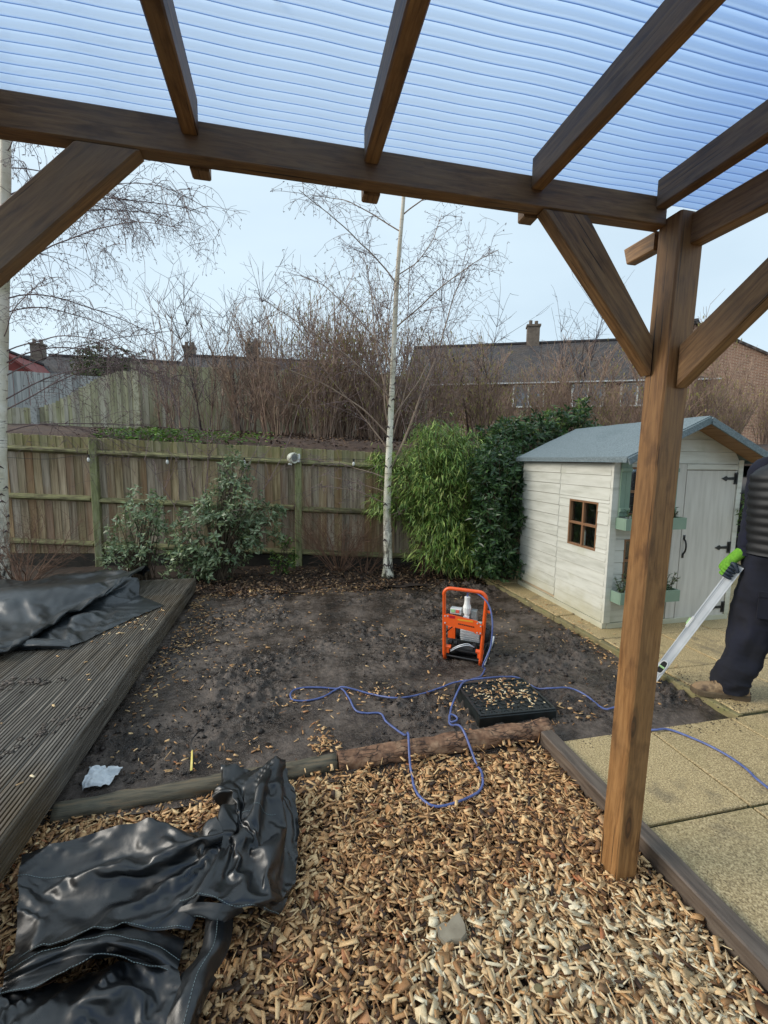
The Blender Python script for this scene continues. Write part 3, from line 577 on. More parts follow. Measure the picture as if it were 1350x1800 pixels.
def bedz(x, y):
    t = min(1, max(0, (y - 5.2) / .5)); return -.045 + .03 * t + .03 * fbm(x * 2.2, y * 2.2, 2, 4) + .012 * fbm(x * 9, y * 9, 5, 3)
me = height_grid('bed', -4.6, 3.6, 5.22, 7.4, 150, 50, bedz, M['earth'])
tag(link('planting_bed', me), 'dark soil bed along the foot of the fence', kind='structure')

def chipz(x, y):
    return -.072 + .016 * fbm(x * 1.7, y * 1.7, 12, 3) + .03 * math.exp(-((x - .85) ** 2 + (y - .85) ** 2) / .10)
me = height_grid('chip_base', -1.15, 1.42, -.6, 2.12, 110, 110, chipz, M['chip_bed'])
tag(link('chip_bed_ground', me), 'dark brown base of the bark chip bed under the pergola', kind='structure')

def bankz(x, y):
    d = y - fy(x); base = 1.70 - .03 * (x + 2.6) * (1 if x < 3 else .5)
    return base + .16 * (1 - math.exp(-max(0, d - .05) / .3)) + .085 * min(max(0, d), 4.2) + .006 * max(0, d - 4) + .03 * fbm(x * 1.5, y * 1.5, 8, 4)
xs = np.linspace(-16, 22, 120); mb = MB(); ds = [.06, .12, .2, .3, .45, .6, .8, 1.1, 1.4, 1.8, 2.2, 2.7, 3.3, 4, 5, 6.5, 8.5, 11, 15, 20, 28, 40, 60, 100]
mb.v = [(x, fy(x) + d, bankz(x, fy(x) + d)) for d in ds for x in xs]
mb.f = [(j * 120 + i, j * 120 + i + 1, (j + 1) * 120 + i + 1, (j + 1) * 120 + i) for j in range(len(ds) - 1) for i in range(119)]
tag(obj('bank', mb, M['bank'], smooth=True), 'raised earth bank behind the garden fence', kind='structure')
mb = MB().add([(-300, 60, 1.5), (300, 30, 1.5), (300, 500, 1.9), (-300, 500, 1.9)], [(0, 1, 2, 3)])
tag(obj('far_ground', mb, M['far_ground']), 'rough ground beyond the houses', kind='structure')

# ================================================================== PAVING (each slab a part)
pav = thing('paving', 'mossy buff textured paving slabs right of the chip bed', 'paving', (0, 0, 0), kind='structure')
mb = MB().box2((1.46, -1.5, -.10), (7.5, 2.02, -.012)); obj('joint_bed', mb, M['joint_moss'], pav)
mb = MB().add([(2.76, 2.03, -.012), (8, 2.03, -.012), (8, 6.2, -.012), (2.56, 6.2, -.012), (2.76, 2.03, -.10), (2.56, 6.2, -.10)], [(0, 1, 2, 3), (0, 3, 5, 4)])
obj('joint_bed', mb, M['joint_moss'], pav)
slab_me = []
for k in range(4):
    m = MB(); N = 3; hx = .294; c = .004
    m.box((0, 0, 0), (.583, .583, .045))
    bm = bmesh.new(); tmp = m.mesh('slab', M['paving']); bm.from_mesh(tmp)
    bmesh.ops.bevel(bm, geom=[e for e in bm.edges], offset=.005, segments=1, affect='EDGES')
    bm.to_mesh(tmp); bm.free(); slab_me.append(tmp)
def slab(x, y, sx=1, sy=1, sh=0):
    o = place('slab', random.choice(slab_me), pav, (x, y, -.0225 + random.uniform(-.003, .003)), random.choice((0, math.pi / 2)) if sx == sy == 1 else 0, (sx, sy, 1))
    o.rotation_euler.x += random.gauss(0, .003); return o
for j in range(6):
    for i in range(9):
        x, y = 1.75 + i * .596, 1.735 - j * .596
        if j >= 5 and i > 6: continue
        slab(x, y)
for j in range(7):
    for i in range(8):
        y = 2.345 + j * .596; x0 = 2.765 - .0536 * (y - 2.05) + .294
        slab(x0 + i * .596, y)

# concrete kerb standing along the mud edge
for j in range(4):
    y0 = 2.04 + j * .9; y1 = y0 + .893; xa, xb = 2.742 - .0536 * (y0 - 2.05), 2.742 - .0536 * (y1 - 2.05)
    kb = beam('kerb_edging', (xa, y0, -.055), (xb, y1, -.055), .05, .10, M['kerb'], None, ch=.006)
    tag(kb, ['mossy concrete edging by the boot at the corner of the mud', 'mossy edging strip behind the timber post', 'mossy edging strip beside the near corner of the playhouse',
             'mossy edging strip at the far end of the playhouse by the shrubs'][j], 'edging', 'kerb strips along the mud')

# ================================================================== DECK (boards are parts)
def groove_profile(wd, th, ng):
    p = [(-wd / 2, -th), (-wd / 2, -.003)]; pitch = (wd - .012) / ng
    for i in range(ng):
        a = -wd / 2 + .006 + i * pitch
        p += [(a, 0), (a + pitch * .52, 0), (a + pitch * .62, -.008), (a + pitch * .9, -.008)]
    return p + [(wd / 2 - .006, 0), (wd / 2, -.003), (wd / 2, -th)]
DECK_Z = .15
deck = thing('timber_deck', 'wet grooved grey timber decking with a black tarpaulin heaped on it', 'decking', (-1.04, 1.0, 0))
prof = groove_profile(.142, .028, 7)
mb = MB().prism([(u, v) for u, v in prof], 'y', -3.2, 3.2); bd = mb.mesh('deck_board', M['deck_wood'])
for i in range(26):
    x = -1.035 - .071 - i * .1465
    o = place('deck_board', bd, deck, (x, 2.2 + random.uniform(-.004, .004), DECK_Z + random.uniform(-.002, .002)))
prof = groove_profile(.142, .022, 7)
mb = MB().prism(prof, 'y', -3.2, 3.2); fb = mb.mesh('fascia_board', M['deck_wood'])
link('fascia_board', fb, deck, Matrix.Translation((-1.030, 2.2, .074)) @ Matrix.Rotation(math.pi / 2, 4, 'Y'))
mb = MB().prism(prof, 'y', -1.9, 1.9)
link('fascia_board', mb.mesh('fascia_end', M['deck_wood']), deck, Matrix.Translation((-2.95, 5.405, .074)) @ Matrix.Rotation(math.pi / 2, 4, 'Z') @ Matrix.Rotation(math.pi / 2, 4, 'Y'))
mb = MB()
for y in (-.8, 0, 1, 2, 3, 4, 5.2): mb.box((-2.95, y, .055), (3.7, .045, .10))
obj('joist', mb, M['fence_rail'], deck, kind='stuff')

# ================================================================== EDGING LOGS and SLEEPER
def log_mesh(x0, x1, y0, y1, z0, z1, r, nb, mat, rough):
    rings = []; n = 40; ax = V((x1 - x0, y1 - y0, z1 - z0)); side = V((-ax.y, ax.x, 0)).normalized(); upv = side.cross(ax).normalized() * -1
    if upv.z < 0: upv = -upv
    for i in range(n + 1):
        t = i / n; c = V((x0, y0, z0)) + ax * t; g = []
        for k in range(nb):
            a = 2 * math.pi * k / nb; rr = r * (1 + rough * fbm(t * ax.length * 7, math.cos(a) * 2, math.sin(a) * 2 + x0, 4))
            v = math.sin(a) * rr; v = max(v, -r * .45)
            g.append(c + side * math.cos(a) * rr + upv * v)
        rings.append(g)
    return MB().loft(rings)
l1 = obj('edging_log', log_mesh(-1.03, .24, 2.085, 2.155, -.050, -.036, .046, 20, None, .26), M['log_grey'], smooth=True)
tag(l1, 'smooth grey half round log edging between the deck and the bark log', 'log', 'logs edging the chip bed')
l2 = obj('edging_log', log_mesh(.25, 1.49, 2.155, 2.165, -.036, -.012, .055, 22, None, .28), M['log_bark'], smooth=True)
tag(l2, 'reddish brown log with cracked bark beside the black plastic base', 'log', 'logs edging the chip bed')
sl = beam('sleeper_edging', (1.435, 2.10, -.035), (1.462, -.6, -.035), .075, .12, M['sleeper'], None, ch=.006)
tag(sl, 'dark timber board on edge between bark chips and paving slabs', 'edging board')

# ================================================================== GARDEN FENCE
fence = thing('garden_fence', 'mossy closeboard timber fence behind the shrubs and birch', 'fence', (-2.6, 6.99, 0))
fdir = V((1, -.1764, 0)).normalized(); frz = math.atan2(fdir.y, fdir.x)
bmesh_ = []
for k in range(5):
    m = MB(); hw = .062; t = .014
    xs_ = [-hw, -hw * .33, hw * .33, hw]; vs = []
    for z in (0, 1):
        for x in xs_: vs.append((x, -t * (.35 + .65 * (x + hw) / (2 * hw)), z + (random.uniform(-.006, .004) if z else 0)))
        for x in xs_: vs.append((x, 0, z))
    fs = []
    for i in range(3): fs += [(i, i + 1, i + 9, i + 8), (i + 5, i + 4, i + 12, i + 13), (i + 8, i + 9, i + 13, i + 12)]
    fs += [(0, 8, 12, 4), (3, 7, 15, 11)]
    m.add(vs, fs); bmesh_.append(m.mesh('fence_plank', M['fence_wood']))
def on_fence(x, off=0, z=0): return V((x, fy(x) + off, z))
x = -6.2
while x < 4.6:
    h = ftop(x) - .16 + random.uniform(-.008, .008)
    place('plank', random.choice(bmesh_), fence, on_fence(x, .018, .16), frz + random.gauss(0, .01), (1, 1, h), 0)
    x += .1085
for a, b in ((-6.4, -5.42), (-5.32, -2.66), (-2.54, .12), (.24, 2.9), (2.98, 4.6)):
    for zz in (1.60, .93, .295):
        za, zb = zz - .04 * (a + 2.6), zz - .04 * (b + 2.6)
        if zz == .93: za -= .005; zb += .012
        pa, pb = on_fence(a, -.028, za), on_fence(b, -.028, zb)
        o = beam('rail', pa, pb, .07, .085, M['fence_rail'], fence, ch=.002)
        # arris rails are three-sided
        me = o.data; me.clear_geometry(); Lh = (pb - pa).length / 2
        m = MB().add([(-Lh, .034, -.045), (-Lh, .034, .045), (-Lh, -.04, .012), (-Lh, -.04, -.012), (Lh, .034, -.045), (Lh, .034, .045), (Lh, -.04, .012), (Lh, -.04, -.012)],
                     [(0, 1, 2, 3), (7, 6, 5, 4), (0, 4, 5, 1), (1, 5, 6, 2), (2, 6, 7, 3), (3, 7, 4, 0)])
        me.from_pydata(m.v, [], m.f); me.update()
    mid = (a + b) / 2
    beam('gravel_board', on_fence(a, 0, .03), on_fence(b, 0, .03), .03, .24, M['gravel_board'], fence)
for px in (-5.37, -2.6, .18, 2.94):
    h = ftop(px) - .015 + (.0 if px < 0 else .02)
    o = beam('post', on_fence(px, -.03, -.1), on_fence(px + .01, -.03, h), .095, .095, M['fence_post'], fence, up=(0, -1, 0), ch=.008)

# ================================================================== FENCES BEYOND THE BANK
def board_fence(name, label, mat, xa, ya, xb, yb, zt, zb, pitch, group=None, capped=False, kind='plank'):
    t = thing(name, label, 'fence', (xa, ya, zb(0)), group=group); d = V((xb - xa, yb - ya, 0)); n = int(d.length / pitch); rz = math.atan2(d.y, d.x)
    m = MB().box((0, 0, .5), (pitch * .97, .016, 1)); me = m.mesh('board', mat); m2 = MB().box((0, .01, .5), (pitch * .97, .016, 1)); me2 = m2.mesh('board', mat)
    for i in range(n):
        s = (i + .5) / n; p = V((xa, ya, 0)) + d * s; h = zt(s) - zb(s)
        place(kind, me if i % 2 else me2, t, (p.x, p.y, zb(s)), rz, (1, 1, h + random.uniform(-.01, .01)))
    return t
# tall weathered fence on top of the bank
f1 = board_fence('tall_fence', 'tall algae stained board fence on top of the bank', M['back_fence'], -3.15, 10.9, 3.6, 11.1, lambda s: 3.55 + .08 * s, lambda s: 2.05, .125)
for s in (0, .28, .56, .84):
    xx = -3.15 + 6.75 * s; beam('post', (xx, 10.86, 1.9), (xx, 10.86, 3.59 + .08 * s), .1, .1, M['back_fence'], f1, up=(0, -1, 0))
for z in (2.12,): beam('gravel_board', (-3.1, 10.85, z), (3.6, 11.05, z), .03, .14, M['back_fence'], f1)
# swept panel running down to the left
def swoop(s):
    k = min(1, max(0, (s - .30) / .62)); k = k * k * (3 - 2 * k); return 2.40 + .02 * s + .74 * k
f2 = board_fence('swept_fence', 'narrow slatted fence panel whose top sweeps down to the left', M['back_fence'], -5.3, 9.4, -2.72, 9.6, swoop, lambda s: 1.55, .062)
beam('post', (-2.74, 9.52, 1.5), (-2.74, 9.52, 3.16), .1, .1, M['back_fence'], f2, up=(0, -1, 0))
beam('post', (-4.42, 9.42, 1.5), (-4.42, 9.42, 2.44), .1, .1, M['grey_fence'], f2, up=(0, -1, 0))
for z in (1.75, 2.2): beam('rail', (-5.3, 9.46, z), (-2.75, 9.66, z), .04, .07, M['back_fence'], f2)
f3 = board_fence('grey_fence', 'pale grey board fence far left behind the slatted panel', M['grey_fence'], -8.6, 12.6, -4.0, 13.2, lambda s: 3.62 - .04 * s, lambda s: 1.6, .15)

# ================================================================== HOUSES BEYOND
def tile_mat():
    k = NT('roof_tiles'); v = k.coord('UV', (1, 1, 1), False)
    b = k.n('TexBrick', Vector=v, Scale=1.0, Color1=lin(60, 58, 60), Color2=lin(84, 80, 80), Mortar=lin(34, 32, 34))
    b.inputs['Mortar Size'].default_value = .014; b.inputs['Brick Width'].default_value = .20; b.inputs['Row Height'].default_value = .16
    c = k.mixc(k.math('MULTIPLY', k.step(k.noise(v, .5, 5), .5, .68), .5), b.outputs[0], lin(104, 84, 62))
    k.set(Base__Color=c, Roughness=.85, Normal=k.bump(b.outputs['Fac'], .5, .02)); return k.m
M['tiles'] = tile_mat()
def roof_plane(name, a, b, c, d, th, mat, parent):
    """a-b ridge, d-c eave; tile uv in metres"""
    a, b, c, d = map(V, (a, b, c, d)); n = (b - a).cross(d - a).normalized()
    if n.z < 0: n = -n
    mb = MB().add([a, b, c, d, a - n * th, b - n * th, c - n * th, d - n * th], [(0, 1, 2, 3), (7, 6, 5, 4), (0, 4, 5, 1), (1, 5, 6, 2), (2, 6, 7, 3), (3, 7, 4, 0)])
    me = mb.mesh(name, mat); uv = me.uv_layers.new(name='UVMap'); ux = (b - a).normalized(); uy = (d - a) - ux * (d - a).dot(ux); uy.normalize()
    for lp in me.loops:
        p = me.vertices[lp.vertex_index].co - a; uv.data[lp.index].uv = (p.dot(ux), p.dot(uy))
    me.transform(wmat(parent).inverted()); return link(name, me, parent, wmat(parent))
def gable_house(label, c, L, Wd, z0, ze, zr, rz, wall='brick', over=.25, name='house', group=None):
    t = thing(name, label, 'house', (c[0], c[1], z0), rz, group); W_ = wmat(t)
    P = lambda x, y, z: W_ @ V((x, y, z - z0))
    mb = MB().add([(-L / 2, -Wd / 2, 0), (L / 2, -Wd / 2, 0), (L / 2, Wd / 2, 0), (-L / 2, Wd / 2, 0), (-L / 2, -Wd / 2, ze - z0), (L / 2, -Wd / 2, ze - z0),
                   (L / 2, Wd / 2, ze - z0), (-L / 2, Wd / 2, ze - z0), (-L / 2, 0, zr - z0 - .05), (L / 2, 0, zr - z0 - .05)],
                  [(0, 1, 5, 4), (1, 2, 6, 9, 5), (2, 3, 7, 6), (3, 0, 4, 8, 7), (4, 5, 9, 8), (6, 7, 8, 9)])
    # walls get their own frame so that brick courses run along x
    for nm, a, b in (('wall', 0, 0),):
        link('wall', mb.mesh('wall', M[wall]), t, W_)
    k = over / (Wd / 2) * (zr - ze)
    r1 = roof_plane('roof', P(-L / 2 - over, 0, zr), P(L / 2 + over, 0, zr), P(L / 2 + over, -Wd / 2 - over, ze - k), P(-L / 2 - over, -Wd / 2 - over, ze - k), .1, M['tiles'], t)
    r2 = roof_plane('roof', P(L / 2 + over, 0, zr), P(-L / 2 - over, 0, zr), P(-L / 2 - over, Wd / 2 + over, ze - k), P(L / 2 + over, Wd / 2 + over, ze - k), .1, M['tiles'], t)
    g = beam('gutter', P(-L / 2 - over, -Wd / 2 - over - .06, ze - k + .0), P(L / 2 + over, -Wd / 2 - over - .06, ze - k + .0), .07, .07, M['grey_paint'], t)
    beam('ridge_tile', P(-L / 2 - over, 0, zr + .05), P(L / 2 + over, 0, zr + .05), .2, .12, M['tile'], t)
    return t, P
def chimney(t, P, x, y, z0, z1, s=.8):
    W_ = wmat(t); c = P(x, y, z0); rz = W_.to_euler().z
    o = obj('chimney', MB().box((c.x, c.y, (z0 + z1) / 2), (s, s * .8, z1 - z0), rz=rz), M['chimney_brick'], t)
    mb = MB().box((c.x, c.y, z1 + .06), (s + .12, s * .8 + .12, .12), rz=rz)
    for q in (-.2, .2): mb.tube([(c.x + q, c.y, z1 + .12), (c.x + q, c.y, z1 + .4)], .11, 8)
    p = obj('chimney_pot', mb, M['chimney_brick'], o); return o
def far_window(t, P, x, y, z, w, h, nx=2):
    W_ = wmat(t); M4 = W_ @ Matrix.Translation((x, y, z - t.location.z))
    fr = MB()
    fr.box((-w / 2, 0, 0), (.08, .12, h)); fr.box((w / 2, 0, 0), (.08, .12, h)); fr.box((0, 0, h / 2), (w - .08, .12, .08)); fr.box((0, 0, -h / 2), (w - .08, .12, .08))
    for i in range(1, nx): fr.box((-w / 2 + w * i / nx, -.002, 0), (.07, .1, h - .08))
    fo = link('window', fr.mesh('window', M['white_paint']), t, M4)
    for i in range(nx):
        cx = -w / 2 + w * (i + .5) / nx
        link('pane', MB().box((cx, .02, 0), (w / nx - .07, .02, h - .08)).mesh('pane', M['pane_far']), fo, M4)
M['pane_far'] = pmat('pane_far', [lin(70, 80, 92), lin(110, 122, 134)], .8, rough=.08, bump=0, spec=.8)
rz = math.atan2(-6.5, 14.6)
hr, P = gable_house('long brick house with dark tiled roof right of the birch', (16.2, 26.55), 16.0, 9.0, 1.4, 5.95, 9.0, rz)
far_window(hr, P, 4.35, -4.52, 5.1, 1.6, 1.15, 2); far_window(hr, P, 1.9, -4.52, 5.1, 1.6, 1.15, 2); far_window(hr, P, -1.2, -4.52, 5.1, 1.6, 1.15, 2)
chimney(hr, P, -.6, .0, 8.6, 10.0, .75)
beam('aerial', P(7.6, 0, 9.0), P(7.6, 0, 9.9), .03, .03, M['alloy'], hr)
hw, P = gable_house('brick gable wing with tall end wall behind the pergola post', (24.4, 22.6), 9.0, 8.6, 1.4, 5.9, 8.75, rz + math.radians(62))
W_ = wmat(hw)
hm, P = gable_house('low tiled house roof with chimney behind the tall fence', (-1.2, 29.0), 8.4, 7, 1.6, 5.6, 7.5, -.05)
chimney(hm, P, -.6, 0, 7.0, 8.3, .7)
hm2, P = gable_house('tiled house roof partly hidden left of the bare shrubs', (-9.4, 33.0), 9.5, 7, 1.6, 5.6, 7.8, .02)
chimney(hm2, P, 3.3, 0, 7.4, 8.8, .7)
hl, P = gable_house('grey roofed house with chimney at the far left', (-16.6, 34.5), 8.5, 7, 1.6, 5.6, 7.9, .0)
chimney(hl, P, .9, 0, 7.4, 8.7, .7)
hd, P = gable_house('small dark red gabled roof in front of the far left house', (-14.2, 29.5), 3.6, 3.4, 1.8, 5.7, 6.95, math.pi / 2, wall='red_board')
for o in list(hd.children):
    if o.name.startswith('roof'): o.data.materials[0] = M['red_board']

# ================================================================== PERGOLA
PW = M['pergola_wood']
perg = thing('pergola', 'brown stained timber pergola with tinted corrugated roof sheet', 'pergola', (1.256, 1.33, 0))
def leaning(xb, xt, y, z1, s=.095, notch=None):
    mb = MB().box((0, 0, 0), (z1 + .15, s, s), ch=.005)
    return mb
# corner post leans a touch to the right towards its top
beam('post', (1.254, 1.328, -.16), (1.300, 1.326, 2.352), .098, .092, M['post_wood'], perg, up=(0, -1, 0), ch=.006)
beam('post', (-1.16, 1.36, -.16), (-1.16, 1.36, 2.40), .095, .095, PW, perg, up=(0, -1, 0), ch=.006)
for xx in (-1.16, 1.30): beam('post', (xx, -1.5, -.16), (xx, -1.5, 2.40), .095, .095, PW, perg, up=(0, -1, 0), ch=.006)
beam('beam', (-1.45, 1.36, 2.369), (1.246, 1.36, 2.373), .05, .088, PW, perg)
beam('beam', (-1.45, -1.47, 2.369), (1.6, -1.47, 2.369), .05, .088, PW, perg)
for xx, (a, b) in zip((-.70, -.225, .2515, .770, 1.222), ((0, 0),) * 5):
    beam('rafter', (xx, -1.6, 2.419), (xx, 1.332, 2.419), .042, .088, PW, perg)
    if -.5 < xx < 1.2: beam('rafter_tail', (xx + .012, 1.386, 2.352), (xx + .012, 1.425, 2.350), .05, .062, PW, perg)
# side beam set into the outer face of the corner post, its end passing the post
beam('side_beam', (1.340, -1.6, 2.296), (1.318, 1.385, 2.300), .05, .096, PW, perg)
beam('side_beam', (1.270, 1.384, 2.305), (1.2725, 1.52, 2.308), .04, .062, PW, perg, k1=.35)
# knee braces
def brace(p0, p1, w, h, up): return beam('brace', p0, p1, w, h, PW, perg, up=up, ch=.005)
def cut_brace(pts, axis, a, b):
    mb = MB().prism(pts, axis, a, b); c = V((sum(p[0] for p in pts) / 4, 0, sum(p[1] for p in pts) / 4))
    if axis == 'y': c = V((c.x, (a + b) / 2, c.z)); d = V((pts[3][0] - pts[0][0], 0, pts[3][1] - pts[0][1]))
    else: c = V(((a + b) / 2, c.x, c.z)); d = V((0, pts[3][0] - pts[0][0], pts[3][1] - pts[0][1]))
    M4 = Matrix.Translation(c) @ rot_to(d).to_4x4(); me = mb.mesh('brace', PW); me.transform(M4.inverted())
    bm = bmesh.new(); bm.from_mesh(me); bmesh.ops.recalc_face_normals(bm, faces=bm.faces)
    bmesh.ops.bevel(bm, geom=list(bm.edges), offset=.004, segments=1, affect='EDGES'); bm.to_mesh(me); bm.free()
    return link('brace', me, perg, M4)
cut_brace([(.795, 2.327), (.955, 2.327), (1.236, 1.965), (1.236, 1.845)], 'y', 1.335, 1.383)
cut_brace([(-.345, 2.325), (-.495, 2.325), (-1.10, 1.72), (-1.10, 1.58)], 'y', 1.335, 1.383)
cut_brace([(.80, 2.250), (.655, 2.250), (1.276, 1.80), (1.276, 1.945)], 'x', 1.278, 1.324) if False else \
cut_brace([(.665, 2.249), (.795, 2.249), (1.277, 1.935), (1.277, 1.795)], 'x', 1.281, 1.327)
# corrugated sheet, ridges running across the pergola
pitch = .0325; amp = .0088
def corrugated(ya, yb, xa, xb, nx, zb):
    ny = int((yb - ya) / pitch * 10); ys = ya + np.arange(ny) * pitch / 10; xs = np.linspace(xa, xb, nx); Y, X = np.meshgrid(ys, xs, indexing='ij')
    wob = np.array([[.0016 * math.sin(7 * x + 3 * y) + .0010 * math.sin(23 * x) for x in xs] for y in ys])
    prf = np.sin(2 * np.pi * Y / pitch); prf = np.sign(prf) * np.abs(prf) ** .8
    vs = np.stack([X, Y, zb + amp * prf + wob], 2).reshape(-1, 3); idx = np.arange(ny * nx).reshape(ny, nx)
    q = np.stack([idx[:-1, :-1], idx[:-1, 1:], idx[1:, 1:], idx[1:, :-1]], 2).reshape(-1, 4)
    me = np_mesh('roof_sheet', vs, q, M['roof_sheet']); me.polygons.foreach_set('use_smooth', [True] * len(me.polygons))
    me.transform(wmat(perg).inverted()); link('roof_sheet', me, perg, wmat(perg))
# two sheets lapping over one corrugation and a half, and the strip beyond the last rafter
corrugated(.62, 1.47, -1.55, 1.262, 60, 2.4715); corrugated(-1.7, .685, -1.55, 1.262, 60, 2.4735)
corrugated(.62, 1.47, 1.264, 1.60, 14, 2.4745); corrugated(-1.7, .685, 1.264, 1.60, 14, 2.4765)

P = np.array([(rng.uniform(-1.0, 1.2), rng.uniform(.3, 1.4), 2.4835) for _ in range(46)]); D = rand_dirs(46); D[:, 2] *= .1
me = leaves('roof_debris', M['litter'], P, D, np.tile([0, 0, 1.0], (46, 1)), rng.uniform(.006, .022, 46), rng.uniform(.003, .009, 46), .1, 0)
tag(link('roof_debris', me), 'specks of leaf debris lying on the corrugated roof sheet', 'leaf litter', kind='stuff')

# ================================================================== PLAYHOUSE
HX, HY = 2.885, 3.455; HW, HD = 1.41, 1.52
ph = thing('playhouse', 'white painted wooden playhouse with green shutters behind the post', 'playhouse', (HX, HY, 0))
hp = M['house_paint']; WT = wmat(ph)
LP = lambda x, y, z: V((HX + x, HY + y, z))
RX, RZ, SL = .715, 1.925, .452                       # ridge x, top of wall line at ridge, slope
def roofline(x): return RZ - abs(x - RX) * SL
BH = .114
def hboard(plane, a, b, z0, z1, out=.018, poly=None):
    """one shiplap board: thin at its top edge, proud at its bottom edge"""
    mb = MB(); g = .0015
    lo, hi = z0 + g, z1 - g
    if poly is None: poly = [(a, lo), (b, lo), (b, hi), (a, hi)]
    n = len(poly); front = []; back = []
    for (u, z) in poly:
        o = out * (.9 if z < (lo + hi) / 2 else .62)
        front.append((-o, u, z) if plane == 'x' else (u, -o, z)); back.append((.004, u, z) if plane == 'x' else (u, .004, z))
    vs = front + back; fs = [tuple(range(n)), tuple(range(2 * n - 1, n - 1, -1))] + [(i, i + n, (i + 1) % n + n, (i + 1) % n) for i in range(n)]
    mb.add(vs, fs)
    me = mb.mesh('wall_board', hp); bm = bmesh.new(); bm.from_mesh(me); bmesh.ops.recalc_face_normals(bm, faces=bm.faces); bm.to_mesh(me); bm.free()
    c = V((0, 0, 0))
    for v in me.vertices: c += v.co
    c /= len(me.vertices); me.transform(Matrix.Translation(-c))
    return link('wall_board', me, ph, WT @ Matrix.Translation(c))
rows = [(.055 + i * BH, .055 + (i + 1) * BH) for i in range(13)]
SW = (.155, .585, .70, 1.165)                        # side window y0 y1 z0 z1
def split(plane, a, b, z0, z1, holes):
    cuts = sorted({z0, z1, *[h for w_ in holes for h in (w_[2], w_[3]) if z0 < h < z1]})
    for za, zb in zip(cuts, cuts[1:]):
        segs = [(a, b)]
        for w_ in holes:
            if w_[2] < (za + zb) / 2 < w_[3]:
                segs = [s for p, q in segs for s in ((p, min(q, w_[0])), (max(p, w_[1]), q)) if s[1] - s[0] > .01]
        for p, q in segs: hboard(plane, p, q, za, zb)
for z0, z1 in rows:
    z1 = min(z1, 1.535)
    split('x', .012, .757, z0, z1, [SW])
    if z0 > .06: hboard('x', .767, HD, z0 + .002, z1, .022)
    else: hboard('x', .767, HD, z0 + .03, z1, .022)
# front boards left of the door and the gable
FW = [(.155, .545, 1.06, 1.50), (.155, .545, .44, .84)]
DX0, DX1, DZ0, DZ1 = .775, 1.352, .04, 1.475
for z0, z1 in rows:
    z1 = min(z1, 1.535); split('y', .05, .66, z0, z1, FW)
for i in range(5):
    z0 = 1.537 + i * BH * .98; z1 = z0 + BH * .98
    if z0 > RZ - .06: break
    def lim(z): return RX - (RZ - z) / SL, RX + (RZ - z) / SL
    a0, b0 = lim(z0); a1, b1 = lim(min(z1, RZ - .005)); a0, a1 = max(a0, .02), max(a1, .02); b0, b1 = min(b0, HW - .02), min(b1, HW - .02)
    zt = min(z1, RZ - .005) - .0015; zb = z0 + .0015
    hboard('y', 0, 0, z0, z1, .018, [(a0, zb), (b0, zb), (b1, zt), (a1, zt)])
def pbox(name, a, b, mat=None, parent=None, ch=.003):
    c = [(a[i] + b[i]) / 2 for i in range(3)]; d = [abs(a[i] - b[i]) for i in range(3)]
    M4 = WT @ Matrix.Translation(V(c)); return link(name, MB().box((0, 0, 0), d, ch=ch).mesh(name, mat or hp), parent or ph, M4)
# bases, corner posts, rails
pbox('base_rail', (-.026, -.02, -.0), (.02, HD, .052)); pbox('base_rail', (.022, -.028, -.0), (HW, .02, .052))
pbox('corner_trim', (-.022, -.030, .054), (.046, .0, 1.575)); pbox('corner_trim', (HW - .05, -.03, .054), (HW + .004, .0, 1.575))
pbox('corner_trim', (-.016, .759, .10), (-.001, .7655, 1.535))
pbox('door_post', (.665, -.024, .054), (.765, .0, 1.535), M['door_paint']); pbox('door_head', (.767, -.026, 1.482), (1.358, .0, 1.535))
# shell behind the boards, floor, back and far walls
sh = MB()
for a, b in (((.005, .012, .05), (.012, SW[0], 1.53)), ((.005, SW[1], .05), (.012, HD, 1.53)), ((.005, SW[0], .05), (.012, SW[1], SW[2])), ((.005, SW[0], SW[3]), (.012, SW[1], 1.53))): sh.box2(LP(*a), LP(*b))
for a, b in (((.012, .005, .05), (.155, .012, 1.53)), ((.545, .005, .05), (HW, .012, 1.53)), ((.155, .005, .05), (.545, .012, .44)), ((.155, .005, .84), (.545, .012, 1.06)), ((.155, .005, 1.50), (.545, .012, 1.53))): sh.box2(LP(*a), LP(*b))
sh.box2(LP(.012, .012, .03), LP(HW - .012, HD - .012, .05)); sh.box2(LP(.02, HD - .012, .05), LP(HW, HD, 1.55)); sh.box2(LP(HW - .012, 0.012, .05), LP(HW, HD - .012, 1.55))
obj('inner_wall', sh, M['dark_room'], ph)
mb = MB().prism([(HX + .02, 1.53), (HX + HW - .02, 1.53), (HX + RX, RZ - .02)], 'y', HY + .005, HY + .012); obj('inner_wall', mb, M['dark_room'], ph)
mb = MB().prism([(HX + .0, 1.55), (HX + HW, 1.55), (HX + RX, RZ - .02)], 'y', HY + HD - .01, HY + HD); obj('gable_wall', mb, hp, ph)
